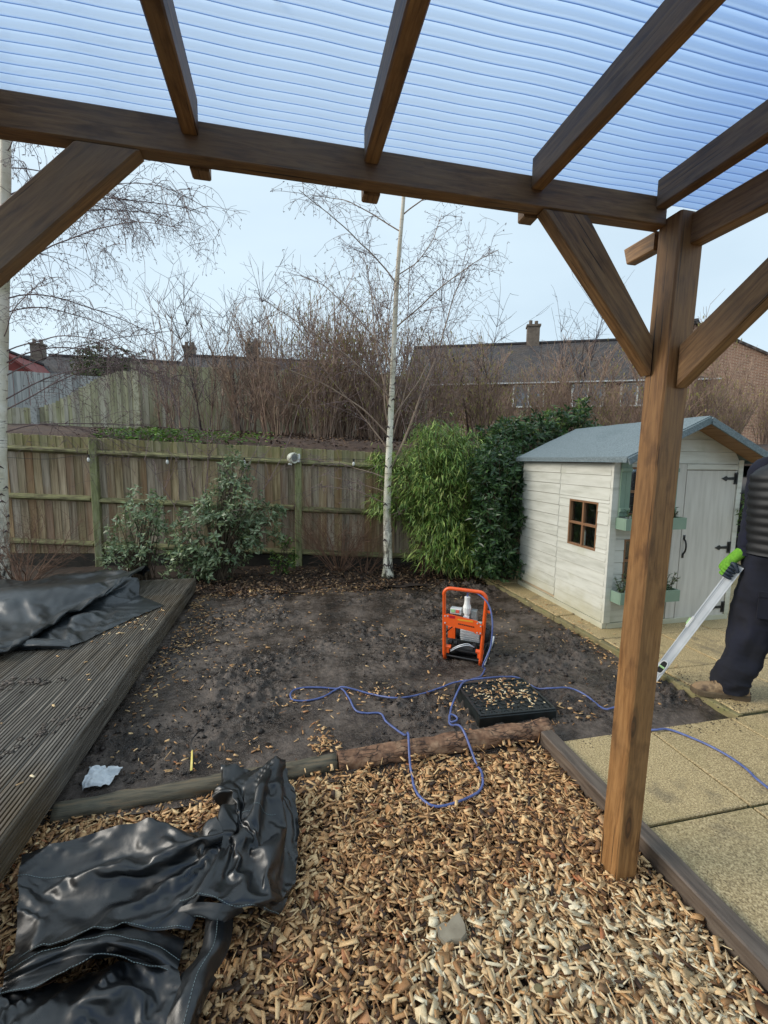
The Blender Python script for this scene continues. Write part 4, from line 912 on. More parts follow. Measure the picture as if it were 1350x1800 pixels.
# side window: frame, cross bars, panes
def window(plane, u0, u1, z0, z1, mat, depth=.03):
    cu, cz = (u0 + u1) / 2, (z0 + z1) / 2; w_, h_ = u1 - u0, z1 - z0; t = .018; mb = MB()
    for c, d in (((-w_ / 2 + t / 2, 0), (t, h_)), ((w_ / 2 - t / 2, 0), (t, h_)), ((0, h_ / 2 - t / 2), (w_ - 2 * t, t)), ((0, -h_ / 2 + t / 2), (w_ - 2 * t, t))):
        mb.box((c[0], 0, c[1]), (d[0], depth, d[1]))
    M4 = WT @ (Matrix.Translation((0, cu, cz)) @ Matrix.Rotation(-math.pi / 2, 4, 'Z') if plane == 'x' else Matrix.Translation((cu, 0, cz)))
    fo = link('window', mb.mesh('window', mat), ph, M4)
    bars = MB().box((0, .0, 0), (.024, .024, h_ - 2 * t)).box((0, -.003, 0), (w_ - 2 * t, .02, .024))
    link('glazing_bar', bars.mesh('glazing_bar', M['bare_wood']), fo, M4)
    for sx in (-1, 1):
        for sz in (-1, 1):
            link('pane', MB().box((sx * w_ / 4, .016, sz * h_ / 4), (w_ / 2 - .02, .003, h_ / 2 - .02)).mesh('pane', M['glass']), fo, M4)
    return fo
window('x', *SW, M['bare_wood']); window('y', .155, .545, 1.06, 1.50, M['bare_wood']); window('y', .155, .545, .44, .84, M['bare_wood'])
# things glimpsed inside, plus a bright card
mb = MB().box2(LP(.10, .1, .80), LP(.42, .9, .83)); mb.box2(LP(.20, .38, .83), LP(.24, .60, 1.01)); mb.box2(LP(.12, .44, .05), LP(.16, .50, .80)); mb.box2(LP(.36, .85, .05), LP(.40, .89, .80)); mb.box2(LP(.30, .14, .83), LP(.34, .30, .95))
mb.add([LP(.05, .20, .73), LP(.16, .40, .73), LP(.16, .40, .98), LP(.05, .20, .86), LP(.06, .19, .73), LP(.17, .39, .73), LP(.17, .39, .98), LP(.06, .19, .86)], [(0, 1, 2, 3), (7, 6, 5, 4), (0, 4, 5, 1), (1, 5, 6, 2), (2, 6, 7, 3), (3, 7, 4, 0)])  # white card added close behind the glass to catch the sun
t = tag(obj('shelf_and_card', mb, M['white_paint']), 'pale shelf and added white card inside the side window of the playhouse', 'shelf')
# door with hinges and pull
door = pbox('door', (DX0, -.022, DZ0), (DX1, -.004, DZ1), M['door_paint'])
for zz in (1.40, .73, .13):
    mb = MB(); x = DX1 - .012
    mb.box2((x - .02, -.030, zz - .055), (x + .02, -.024, zz + .055)); mb.tube([(x, -.033, zz - .04), (x, -.033, zz + .04)], .008, 8)
    mb.prism([(x - .02, zz - .014), (x - .02, zz + .014), (x - .10, zz + .011), (x - .115, zz + .024), (x - .165, zz), (x - .115, zz - .024), (x - .10, zz - .011)], 'y', -.029, -.0235)
    link('strap_hinge', mb.mesh('strap_hinge', M['black_iron']), door, WT)
mb = MB().tube(spline([(DX0 + .03, -.024, .83), (DX0 + .03, -.045, .80), (DX0 + .03, -.052, .755), (DX0 + .03, -.045, .71), (DX0 + .03, -.024, .68)], 4), .008, 6)
mb.box((DX0 + .03, -.024, .845), (.022, .006, .04)).box((DX0 + .03, -.024, .665), (.022, .006, .04))
link('door_handle', mb.mesh('door_handle', M['black_iron'], True), door, WT)
# shutters and window boxes
for a, b in ((.045, .150), (.550, .655)):
    for i in range(2):
        xa = a + (b - a) * i / 2; pbox('shutter_board', (xa + .001, -.045, 1.055), (xa + (b - a) / 2 - .001, -.022, 1.545), M['green_paint'])
    pbox('shutter_batten', (a + .002, -.058, 1.10), (b - .002, -.046, 1.135), M['green_paint']); pbox('shutter_batten', (a + .002, -.058, 1.46), (b - .002, -.046, 1.495), M['green_paint'])
for z0 in (.945, .27):
    mb = MB(); a, b, d0, d1, h = .03, .67, -.16, -.022, .105
    mb.box2((a, d0, z0), (b, d0 + .014, z0 + h)); mb.box2((a, d0 + .016, z0), (a + .014, d1, z0 + h)); mb.box2((b - .014, d0 + .016, z0), (b, d1, z0 + h)); mb.box2((a + .016, d0 + .016, z0), (b - .016, d1, z0 + .014))
    link('window_box', mb.mesh('window_box', M['green_paint']), ph, WT)
# roof
EX = -.085; EX2 = 2 * RX - EX; YF, YB = -.255, HD + .05; th = .022
for sx, xe in ((-1, EX), (1, EX2)):
    ze = RZ + .03 - abs(xe - RX) * SL
    pts = [LP(RX, YF, RZ + .03), LP(RX, YB, RZ + .03), LP(xe, YB, ze), LP(xe, YF, ze)]
    n = 24; rows_ = []
    for i in range(n + 1):
        t_ = i / n; r_ = []
        for j in range(31):
            s_ = j / 30; p = pts[0].lerp(pts[1], s_).lerp(pts[3].lerp(pts[2], s_), t_); p.z += .006 * fbm(p.x * 3, p.y * 2.2, 1, 3) - .004 * t_; r_.append(p)
        rows_.append(r_)
    mb = MB().loft(rows_, closed=False)
    low = [[p - V((0, 0, th)) for p in r_] for r_ in rows_]; o = len(mb.v); mb.loft(low, closed=False)
    ring = [(0, j) for j in range(31)] + [(i, 30) for i in range(1, n + 1)] + [(n, j) for j in range(29, -1, -1)] + [(i, 0) for i in range(n - 1, 0, -1)]
    id_ = [i * 31 + j for i, j in ring]; k = len(id_)
    mb.f += [(id_[i], id_[(i + 1) % k], id_[(i + 1) % k] + o, id_[i] + o) for i in range(k)]
    obj('roof', mb, M['roof_felt'], ph, smooth=False)
    # underside boards of the front overhang
    nb = 6
    for i in range(nb):
        ta, tb = (i + .02) / nb, (i + .98) / nb
        xa, xb = RX + (xe - RX) * ta, RX + (xe - RX) * tb; za, zb = RZ + .03 - abs(xa - RX) * SL - th - .008, RZ + .03 - abs(xb - RX) * SL - th - .008
        mb = MB().add([LP(xa, YF + .01, za), LP(xb, YF + .01, zb), LP(xb, -.02, zb), LP(xa, -.02, za), LP(xa, YF + .01, za - .012), LP(xb, YF + .01, zb - .012), LP(xb, -.02, zb - .012), LP(xa, -.02, za - .012)],
                      [(0, 1, 2, 3), (7, 6, 5, 4), (0, 4, 5, 1), (1, 5, 6, 2), (2, 6, 7, 3), (3, 7, 4, 0)])
        obj('soffit_board', mb, M['soffit'], ph)
    # bargeboard
    b0, b1 = LP(RX + sx * .002, YF - .012, RZ - .012), LP(xe, YF - .012, ze - .042)
    beam('bargeboard', b0, b1, .016, .058, M['roof_felt'], ph, ch=.002)
    beam('eave_trim', LP(xe + sx * .004, YF, ze - .03), LP(xe + sx * .004, YB, ze - .03), .014, .045, M['roof_felt'], ph, ch=.002)
# plants in the window boxes
def sprig_plant(c, wd, h, n, seed, label, mat='leaf_laurel', group='sprigs in the window boxes', droop=0, name='potted_plant', lw=.006, ll=.035):
    t = thing(name, label, 'plant', c, group=group); st = MB(); pos, dr = [], []
    r_ = random.Random(seed)
    for i in range(n):
        bx = c[0] + r_.uniform(-wd / 2, wd / 2); by = c[1] + r_.uniform(-.03, .03); lean = V((r_.gauss(0, .5), r_.gauss(-.25, .4), 1)).normalized()
        hh = h * r_.uniform(.6, 1.1); p = [V((bx, by, c[2])) + lean * hh * k / 4 + V((0, 0, -droop * (k / 4) ** 2)) for k in range(5)]
        st.tube(p, .0025, 4)
        for k in range(26):
            q = r_.random(); a = p[int(q * 3.99)].lerp(p[int(q * 3.99) + 1], q * 3.99 % 1); pos.append(a); d = V((r_.gauss(0, 1), r_.gauss(0, 1), r_.gauss(.5, .5))).normalized(); dr.append(d)
    obj('stem', st, M['stem'], t); pos = np.array(pos); nr = rand_dirs(len(pos), .8)
    me = leaves('foliage', M[mat], pos, np.array(dr), nr, rng.uniform(.6, 1.3, len(pos)) * ll, rng.uniform(.8, 1.3, len(pos)) * lw)
    me.transform(wmat(t).inverted()); link('foliage', me, t, wmat(t), 'stuff'); return t
sprig_plant((HX + .14, HY - .09, .36), .16, .17, 12, 3, 'small evergreen sprig in the lower green window box left of the post')
sprig_plant((HX + .58, HY - .09, .36), .12, .16, 9, 4, 'small evergreen sprig in the lower green window box right of the post')
sprig_plant((HX + .16, HY - .09, 1.03), .10, .13, 6, 5, 'thin green sprig in the upper window box left of the post')
sprig_plant((HX + .60, HY - .09, 1.03), .08, .13, 5, 6, 'spiky green sprig in the upper window box right of the post')
hb = thing('hanging_basket', 'small hanging plant at the right edge of the playhouse door', 'basket', (HX + HW + .09, HY - .08, 1.0))
mb = MB().loft([[V((HX + HW + .09 + r * math.cos(a), HY - .08 + r * math.sin(a), z)) for a in [2 * math.pi * k / 12 for k in range(12)]] for r, z in ((.02, .90), (.06, .93), (.075, 1.0), (.068, 1.0), (.05, .94))])
obj('pot', mb, M['green_paint'], hb); mb = MB().tube([(HX + HW - .01, HY - .03, 1.26), (HX + HW + .09, HY - .08, 1.28), (HX + HW + .09, HY - .08, 1.0)], .004, 5); obj('hook', mb, M['black_iron'], hb)
n = 260; pos = np.array([HX + HW + .08, HY - .08, 1.05]) + rng.normal(size=(n, 3)) * [.05, .05, .09]
me = leaves('foliage', M['leaf_light'], pos, rand_dirs(n, -.3), rand_dirs(n, .5), .06, .014); me.transform(wmat(hb).inverted()); link('foliage', me, hb, wmat(hb), 'stuff')

# ================================================================== VEGETATION
def fin(t, name, me, kind=None): me.transform(wmat(t).inverted()); return link(name, me, t, wmat(t), kind)
def wander(p, d, L, n, rr, jit=.15, grav=0.0):
    pts = [V(p)]; d = V(d).normalized(); s = L / n
    for i in range(n):
        d = (d + V((rr.gauss(0, jit), rr.gauss(0, jit), rr.gauss(0, jit * .7))) + V((0, 0, -grav))).normalized(); pts.append(pts[-1] + d * s)
    return pts
def taper(r0, r1, n): return [r0 + (r1 - r0) * i / (n - 1) for i in range(n)]

# ---- birches
def birch(label, trunk, r0, r1, seed, branches):
    rr = random.Random(seed); t = thing('birch_tree', label, 'tree', trunk[0]); pts = spline(trunk, 10)
    m = len(pts); rad = []
    for i in range(m):
        s = i / (m - 1); rad.append((r0 + (r1 - r0) * s ** .8) * (1 + .06 * fbm(s * 30, seed, 0, 3)) + (r0 * .35 * max(0, 1 - s * 22) ** 2))
    tr = MB().tube(pts, rad, 14); fin(t, 'trunk', tr.mesh('trunk', M['birch'], True))
    scars = MB()
    for i in range(16):
        s = rr.uniform(.05, .6); k = int(s * (m - 1)); a = rr.uniform(math.pi, 2 * math.pi); d = V((math.cos(a), math.sin(a), 0))
        c = pts[k] + d * rad[k] * .99; side = V((-d.y, d.x, 0))
        scars.tube([c - side * .034 - V((0, 0, .02)) - d * .006, c + d * .005 + V((0, 0, .008)), c + side * .034 - V((0, 0, .02)) - d * .006], [.003, .012, .003], 5)
    fin(t, 'branch_scars', scars.mesh('branch_scars', M['twig_dark']), 'stuff')
    limb, tw = MB(), MB()
    for (s, d, L, rb, droop, ntw) in branches:
        k = int(s * (m - 1)); p = pts[k]; bp = wander(p, d, L, 12, rr, .07, droop * .05)
        bp = spline(bp, 2); limb.tube(bp, taper(rb, .0032, len(bp)), 6)
        for q in range(ntw):
            u = rr.uniform(.18, 1); a = bp[int(u * (len(bp) - 1))]; base = (V(d).normalized() + V((rr.gauss(0, .7), rr.gauss(0, .7), rr.gauss(.1, .5)))).normalized()
            L2 = rr.uniform(.35, 1.0) * (L * .5) * (1.1 - .5 * u); n2 = 8
            tp = wander(a, base, L2, n2, rr, .13, droop * rr.uniform(.06, .22)); tw.tube(tp, taper(.0034, .0016, n2 + 1), 3, False)
            for z in range(int(3 + L2 * 7)):
                b = tp[rr.randrange(2, n2 + 1)]; d3 = V((rr.gauss(0, .6), rr.gauss(0, .6), rr.gauss(-.15 * droop, .5)))
                tq = wander(b, d3, rr.uniform(.08, .26), 4, rr, .2, .12 * droop); tw.tube(tq, taper(.002, .0012, 5), 3, False)
                e = tq[-1]
                if rr.random() < .75:
                    for w_ in range(2):
                        dd = V((rr.gauss(0, .6), rr.gauss(0, .6), rr.gauss(-.3, .6))).normalized(); tw.tube([e, e + dd * .014, e + dd * .03], [.0014, .0036, .001], 3, False)
    fin(t, 'limbs', limb.mesh('limbs', M['limb'] if droop < 1 and seed == 5 else M['twig']), 'stuff'); fin(t, 'twigs', tw.mesh('twigs', M['twig']), 'stuff'); return t
C0 = (1.325, 5.64, -.03)
br = [(.385, (.60, .0, 1.0), 3.1, .019, -.12, 34), (.50, (.55, .1, .9), 1.6, .010, .2, 16), (.36, (-.95, .1, .5), 1.15, .008, .5, 11), (.30, (-.8, -.3, .35), 1.0, .007, .3, 7),
      (.47, (-.75, .15, .75), 1.9, .012, .45, 18), (.56, (-.85, -.2, .75), 1.9, .011, .6, 20), (.62, (-.8, .3, .9), 1.7, .010, .55, 17), (.66, (.7, -.2, .7), 1.5, .010, .5, 17),
      (.52, (-.1, .1, 1), 2.0, .012, -.1, 12), (.72, (-.7, -.2, .7), 1.5, .009, .8, 17), (.74, (.75, .2, .6), 1.4, .008, .7, 17), (.80, (-.6, .3, .5), 1.3, .008, .9, 13), (.84, (.6, -.2, .5), 1.3, .008, .9, 12),
      (.44, (.30, .1, 1), 1.9, .009, .1, 16), (.48, (-.35, -.1, 1), 2.0, .010, .1, 18), (.55, (.38, -.1, 1), 1.7, .009, .2, 16), (.60, (-.30, .2, 1), 1.7, .008, .2, 16), (.42, (-.5, .1, .9), 1.9, .009, .2, 16), (.26, (.6, -.1, .35), .9, .006, .1, 8), (.33, (-.7, .2, .2), .8, .006, .2, 7)]
birch('slender white birch rising between the fence and the bamboo', [C0, (1.318, 5.64, .45), (1.305, 5.64, .9), (1.325, 5.64, 1.7), (1.35, 5.64, 2.4), (1.395, 5.64, 3.7), (1.465, 5.64, 4.7), (1.52, 5.64, 5.6)], .070, .015, 5, br)
bl = []
rb = random.Random(3)
for i in range(23):
    s = .40 + .025 * i; bl.append((min(.97, s), (1.0, rb.gauss(-.05, .45), rb.uniform(.15, 1.0)), rb.uniform(1.3, 2.6), rb.uniform(.005, .010), rb.uniform(1.1, 2.4), 20))
for i in range(8): bl.append((.4 + .06 * i, (-1, rb.gauss(0, .5), .5), 1.4, .010, .9, 8))
birch('weeping white birch at the left edge with drooping bare twigs', [(-3.46, 6.3, -.05), (-3.40, 6.3, .9), (-3.34, 6.3, 1.8), (-3.20, 6.3, 3.2), (-3.05, 6.3, 4.8), (-2.95, 6.3, 6.2)], .085, .045, 8, bl)

# ---- multi-stemmed bare bushes
def bare_bush(label, c, n, h, spread, r, seed, mat, name='bare_bush', twn=7, group=None, jit=.12, leafy=None, droop=0):
    rr = random.Random(seed); t = thing(name, label, 'bush', c, group=group); st, tw = MB(), MB(); pos = []
    for i in range(n):
        a = rr.uniform(0, 2 * math.pi); q = math.sqrt(rr.random()); d = V((math.cos(a) * q * spread, math.sin(a) * q * spread, 1)).normalized()
        L = h * rr.uniform(.55, 1.05); k = 7; p = wander(V(c) + V((math.cos(a) * q * .08, math.sin(a) * q * .06, 0)), d, L, k, rr, jit, droop); st.tube(p, taper(r * rr.uniform(.6, 1.1), r * .22, k + 1), 5, False)
        for j in range(twn):
            b = p[rr.randrange(2, k + 1)]; d2 = (d + V((rr.gauss(0, .7), rr.gauss(0, .7), rr.gauss(.1, .5)))).normalized(); L2 = L * rr.uniform(.12, .4)
            q2 = wander(b, d2, L2, 4, rr, jit * 1.3); tw.tube(q2, taper(r * .34, r * .14, 5), 3, False); pos += q2[2:]
            for z in range(3):
                e = q2[rr.randrange(1, 5)]; q3 = wander(e, (d2 + V((rr.gauss(0, .9), rr.gauss(0, .9), rr.gauss(0, .7)))), L2 * .4, 3, rr, .15); tw.tube(q3, taper(r * .2, r * .12, 4), 3, False)
    fin(t, 'stems', st.mesh('stems', M[mat]), 'stuff'); fin(t, 'twigs', tw.mesh('twigs', M[mat]), 'stuff'); return t
bare_bush('red stemmed bare bush between the middle fence post and the birch', (.72, 6.02, -.02), 34, 1.25, 1.25, .0062, 21, 'twig_red', twn=11)
bare_bush('low bare brown bush behind the tarpaulin at the left', (-3.05, 5.95, 0), 26, 1.0, 1.1, .0068, 22, 'twig_red', twn=10)
bare_bush('thin grey bare tree with spreading branches behind the leafy shrubs', (-1.22, 6.30, 0), 7, 2.75, .62, .012, 23, 'twig', 'bare_tree', twn=9)
bare_bush('low bare twigs at the foot of the birch', (1.05, 5.85, -.02), 12, .8, 1.5, .0052, 25, 'twig_red', twn=6)

# ---- leafy shrubs
def leafy(label, c, blobs, nclus, per, Ln, Wd, mat, seed, name='leafy_shrub', droop=.1, stems=7, fold=.2, group=None, rosette=True, zb=.3, stemmat='stem', shell=.55, gap=.0):
    rr = random.Random(seed); g = np.random.default_rng(seed); t = thing(name, label, 'shrub', c, group=group); st = MB()
    wts = np.array([b[3] * b[4] * b[5] for b in blobs]) ** (2 / 3); wts /= wts.sum(); P, D, N = [], [], []
    for b_i in g.choice(len(blobs), nclus, p=wts):
        b = blobs[b_i]; d = g.normal(size=3); d /= np.linalg.norm(d); rad = g.uniform(shell, 1.02) * (1 + .22 * mnoise.noise(V((d[0] * 2.3 + b_i * 7, d[1] * 2.3, d[2] * 2.3 + seed))))
        q = np.array(b[:3]) + d * np.array(b[3:6]) * rad
        if q[2] < c[2] + .02: continue
        if gap and mnoise.noise(V((q[0] * 3.1, q[1] * 3.1, q[2] * 3.1 + seed))) > .35 - gap: continue
        ax = d + np.array([0, 0, .5]) + g.normal(size=3) * .35; ax /= np.linalg.norm(ax)
        u = np.cross(ax, [.3, .5, .8]); u /= np.linalg.norm(u); v = np.cross(ax, u)
        for k in range(per):
            an = 2 * math.pi * k / per + g.uniform(0, .8); e = g.uniform(.15, .9)
            dd = (u * math.cos(an) + v * math.sin(an)) * math.cos(e) + ax * math.sin(e)
            P.append(q + g.normal(size=3) * (.012 if rosette else .05) - ax * .02 * (k % 3)); D.append(dd); N.append(ax + g.normal(size=3) * .25)
        if rr.random() < .22:
            base = V(c) + V((rr.gauss(0, .06), rr.gauss(0, .05), 0)); st.tube(spline([base, base.lerp(V(q), .5) + V((0, 0, .08)), V(q)], 3), taper(.007, .0025, 7), 4, False)
    n = len(P); me = leaves('foliage', M[mat], P, D, N, g.uniform(.65, 1.25, n) * Ln, g.uniform(.75, 1.2, n) * Wd, fold, droop)
    fin(t, 'foliage', me, 'stuff'); fin(t, 'stems', st.mesh('stems', M[stemmat])); return t
leafy('sparse grey green shrub left of the bigger leafy shrub', (-1.80, 6.05, -.02), [(-1.80, 6.05, .55, .42, .30, .42), (-1.72, 6.05, .90, .30, .25, .30), (-2.0, 6.0, .30, .28, .25, .25)], 300, 6, .062, .026, 'leaf_grey', 31, gap=.05)
leafy('large grey green leafy shrub in front of the fence centre left', (-.85, 5.92, -.02), [(-.9, 5.9, .55, .55, .36, .5), (-.65, 5.95, .95, .42, .32, .42), (-.62, 5.95, 1.32, .20, .2, .32), (-1.15, 5.8, .25, .35, .3, .25), (-.35, 5.95, .60, .32, .25, .30), (-.15, 6.0, .85, .16, .15, .12)],
      820, 6, .075, .03, 'leaf_grey', 32, gap=.03)
leafy('low small leafed plant beside the foot of the middle fence post', (-.05, 6.05, -.02), [(-.05, 6.05, .20, .22, .16, .22), (.02, 6.05, .42, .1, .1, .12)], 70, 6, .05, .022, 'leaf_light', 33)
# bamboo: arching canes with hanging lance leaves
def bamboo(label, c, blobs, n, seed):
    g = np.random.default_rng(seed); rr = random.Random(seed); t = thing('bamboo_clump', label, 'bamboo', c); P, D, N = [], [], []; st = MB()
    wts = np.array([b[3] * b[4] * b[5] for b in blobs]) ** (2 / 3); wts /= wts.sum()
    for bi in g.choice(len(blobs), n, p=wts):
        b = blobs[bi]; d = g.normal(size=3); d /= np.linalg.norm(d); q = np.array(b[:3]) + d * np.array(b[3:6]) * g.uniform(.5, 1.05) * (1 + .25 * mnoise.noise(V((d[0] * 2.5 + bi * 3, d[1] * 2.5, d[2] * 2.5))))
        if q[2] < .03: continue
        if mnoise.noise(V((q[0] * 3.3, q[1] * 3.3, q[2] * 2.6))) > .33: continue
        out_ = d * np.array([1, 1, .2]) + g.normal(size=3) * .35
        for k in range(7):
            dd = out_ + g.normal(size=3) * .5 + np.array([0, 0, -.55]); P.append(q + g.normal(size=3) * .035); D.append(dd); N.append(d * .4 + np.array([0, 0, 1]) + g.normal(size=3) * .3)
    for i in range(46):
        a = rr.uniform(0, 6.28); p0 = V(c) + V((math.cos(a) * .25, math.sin(a) * .2, 0)); b = blobs[rr.randrange(len(blobs))]
        top = V((b[0] + rr.uniform(-1, 1) * b[3], b[1] + rr.uniform(-1, 1) * b[4], b[2] + b[5] * rr.uniform(.2, 1.05))); st.tube(spline([p0, p0.lerp(top, .5) + V((0, 0, .2)), top], 4), taper(.006, .002, 9), 5, False)
    k = len(P); me = leaves('foliage', M['leaf_bamboo'], P, D, N, g.uniform(.6, 1.3, k) * .105, g.uniform(.8, 1.25, k) * .0145, .15, .22)
    fin(t, 'foliage', me, 'stuff'); fin(t, 'canes', st.mesh('canes', M['twig_red'])); return t
bamboo('arching bright green bamboo clump beside the birch', (2.10, 5.75, -.02), [(2.1, 5.7, 1.1, .62, .45, .95), (1.72, 5.7, 1.25, .42, .4, .55), (2.45, 5.75, 1.35, .40, .4, .65), (2.2, 5.55, .45, .60, .42, .45), (1.42, 5.85, .95, .34, .25, .22), (1.32, 5.9, 1.5, .2, .2, .2), (2.0, 5.8, 1.75, .45, .35, .32), (2.62, 5.35, .42, .34, .3, .34)], 2700, 41)
leafy('dark glossy evergreen shrub against the end of the playhouse', (2.78, 5.25, -.02), [(2.46, 4.98, .85, .26, .24, .5), (2.5, 4.95, .35, .26, .22, .3), (2.5, 5.1, 1.45, .3, .3, .35), (2.72, 5.25, .95, .34, .36, .62), (2.85, 5.3, 1.35, .36, .36, .36), (2.66, 5.15, .45, .30, .3, .35), (2.84, 5.0, .85, .16, .14, .22), (2.86, 4.95, .22, .16, .12, .15)], 1150, 7, .085, .03, 'leaf_laurel', 51, name='evergreen_shrub')
leafy('upright glossy evergreen bush rising behind the playhouse roof', (3.6, 6.15, -.02), [(3.15, 6.1, 1.75, .45, .4, .42), (3.7, 6.2, 1.85, .50, .4, .42), (4.25, 6.25, 1.95, .38, .3, .5), (4.6, 6.3, 1.85, .25, .25, .62), (3.4, 6.1, 1.2, .6, .4, .5)], 800, 7, .10, .034, 'leaf_laurel', 52, name='evergreen_shrub')
leafy('lighter yellow green evergreen tips above the dark shrub', (3.9, 6.6, -.02), [(3.6, 6.6, 1.95, .5, .3, .25), (4.3, 6.6, 2.1, .3, .25, .35), (4.75, 6.6, 2.2, .14, .2, .35)], 170, 7, .10, .032, 'leaf_light', 53, name='evergreen_shrub', zb=.6)
leafy('white variegated shrub behind the right slope of the playhouse roof', (7.0, 6.6, .2), [(6.7, 6.5, 1.7, .6, .4, .45), (7.3, 6.6, 1.55, .6, .4, .5), (7.0, 6.5, 1.1, .8, .5, .5)], 260, 6, .13, .055, 'leaf_var', 54, name='variegated_shrub')
leafy('rounded brownish evergreen hedge above the left back fence', (-4.7, 15.2, 1.8), [(-5.3, 15.2, 3.9, .85, .7, 1.0), (-4.4, 15.2, 3.85, .9, .7, .85), (-3.7, 15.3, 3.6, .6, .6, .7)], 1500, 6, .11, .05, 'leaf_hedge', 55, name='hedge')
leafy('bright green hedge end beside the brownish hedge', (-3.35, 15.4, 1.8), [(-3.35, 15.4, 3.7, .55, .5, .55)], 320, 6, .11, .05, 'ivy', 56, name='hedge')

# ---- thicket of bare shrubs on the bank
def thicket_meshes(seed, h, spread, n):
    rr = random.Random(seed); st, tw, ck = MB(), MB(), MB()
    for i in range(n):
        a = rr.uniform(0, 2 * math.pi); q = math.sqrt(rr.random()); d = V((math.cos(a) * q * spread, math.sin(a) * q * spread * .7, 1)).normalized(); L = h * rr.uniform(.55, 1.08)
        p = wander(V((math.cos(a) * q * .22, math.sin(a) * q * .2, -.05)), d, L, 7, rr, .07); st.tube(p, taper(rr.uniform(.009, .016), .004, 8), 4, False)
        for j in range(13):
            u = rr.uniform(.15, 1); b = p[int(u * 7)]; d2 = (d + V((rr.gauss(0, .5), rr.gauss(0, .5), rr.gauss(.25, .35)))).normalized(); L2 = L * rr.uniform(.10, .32)
            q2 = wander(b, d2, L2, 3, rr, .12); tw.tube(q2, taper(.0055, .003, 4), 3, False)
            for z in range(3):
                e = q2[rr.randrange(1, 4)]; q3 = wander(e, d2 + V((rr.gauss(0, .6), rr.gauss(0, .6), rr.gauss(.2, .5))), L2 * .45, 2, rr, .15); tw.tube(q3, taper(.004, .0026, 3), 3, False)
                if rr.random() < .4:
                    e = q3[-1]; ck.tube([e, e - V((0, 0, .03)), e - V((0, 0, .07))], [.004, .011, .004], 3, False)
    return st.mesh('stems', M['thicket']), tw.mesh('twigs', M['thicket']), ck.mesh('catkins', M['catkin'])
variants = [thicket_meshes(100 + i, (2.3, 2.6, 2.0, 2.4)[i], (.30, .26, .34, .28)[i], (15, 16, 14, 15)[i]) for i in range(4)]
thin = thicket_meshes(140, 2.5, .26, 5)
rr = random.Random(77); spots = []
for row, (y0, n, xa, xb) in enumerate(((8.3, 15, .2, 10.5), (9.3, 15, -.3, 12.0), (10.3, 14, .6, 13.5))):
    for i in range(n): spots.append((xa + (xb - xa) * (i + rr.uniform(.2, .8)) / n, y0 + rr.uniform(-.35, .35), row))
for i in range(7): spots.append((-.7 + i * .46 + rr.uniform(-.1, .1), 8.7 + rr.uniform(-.4, .9), 0))
for i in range(5): spots.append((-2.5 + i * .5 + rr.uniform(-.1, .1), 9.9 + rr.uniform(-.4, .4), 3))
th0 = None
for i, (x, y, row) in enumerate(spots):
    st_, tw_, ck_ = variants[rr.randrange(4)] if row < 3 else thin; z = bankz(x, y) if y > fy(x) else 1.6
    o = thing('bare_shrub', 'bare brown twiggy shrub in the dense thicket on the bank' if row < 3 else 'thin bare shrub in front of the tall fence on the bank', 'shrub', (x, y, z), rr.uniform(0, 6.28), 'bare shrubs on the bank' if row < 3 else 'thin shrubs by the tall fence')
    sc = rr.uniform(.85, 1.08) * (.92 if row == 3 else .96 if x < 2.6 else .80 if x < 4.2 else .62 if rr.random() < .85 else .95)
    parts = [('stems', st_), ('twigs', tw_)] + ([('catkins', ck_)] if rr.random() < (.55 if x > 2.5 else .25) and row < 3 else [])
    for nm, me in parts:
        c = bpy.data.objects.new(nm, me); COL.objects.link(c); c.parent = o; c.scale = (sc, sc, sc); c['kind'] = 'stuff'
# a few taller saplings standing out of the thicket
for lab, c, h, seed in (('tall bare sapling with upright twigs above the long house', (4.05, 9.2, 1.8), 3.3, 61), ('thin leaning sapling above the long house roof', (6.6, 9.4, 1.8), 2.9, 62), ('bare sapling above the low tiled house', (-1.6, 9.9, 1.85), 2.9, 63), ('tall bare sapling between the tall fence and the birch', (-.75, 9.4, 1.8), 3.0, 64)):
    bare_bush(lab, c, 3, h, .16, .018, seed, 'twig_dark', 'sapling', twn=26, jit=.05)

# ---- ground litter: leaves on the bed and the bank, ivy on the bank edge
def litter(name, label, n, fpos, Ln, mat, kind='stuff', flat=.35, cat='leaf litter'):
    P = np.array([fpos() for _ in range(n)]); D = rand_dirs(n); D[:, 2] *= flat; N = rand_dirs(n) * .5 + [0, 0, 1]
    me = leaves(name, M[mat], P, D, N, rng.uniform(.5, 1.3, n) * Ln, rng.uniform(.6, 1.3, n) * Ln * .5, .3, .05); return tag(link(name, me), label, cat, kind=kind)
rl = random.Random(9)
def fbed():
    while True:
        x = rl.uniform(-1.1, 2.7); y = 5.22 + abs(rl.gauss(0, .55)) + .12 * math.sin(x * 5)
        if y < fy(x) - .06: return (x, y, bedz(x, y) + rl.uniform(.0, .025))
litter('leaf_litter', 'brown fallen leaves covering the soil below the fence and birch', 5200, fbed, .05, 'litter')
def fbank():
    x = rl.uniform(-3, 7); d = rl.uniform(.05, 3.2); y = fy(x) + d; return (x, y, bankz(x, y) + .015)
litter('bank_litter', 'dark fallen leaves on the bank above the fence', 2600, fbank, .07, 'litter')
def fivy():
    x = -2.75 + rl.betavariate(1.2, 2.4) * 2.9; d = .08 + abs(rl.gauss(0, .8)); y = fy(x) + d; return (x, y, bankz(x, y) + rl.uniform(.0, .06))
litter('ivy', 'bright green ground ivy along the edge of the bank', 1500, fivy, .075, 'ivy', cat='ivy')

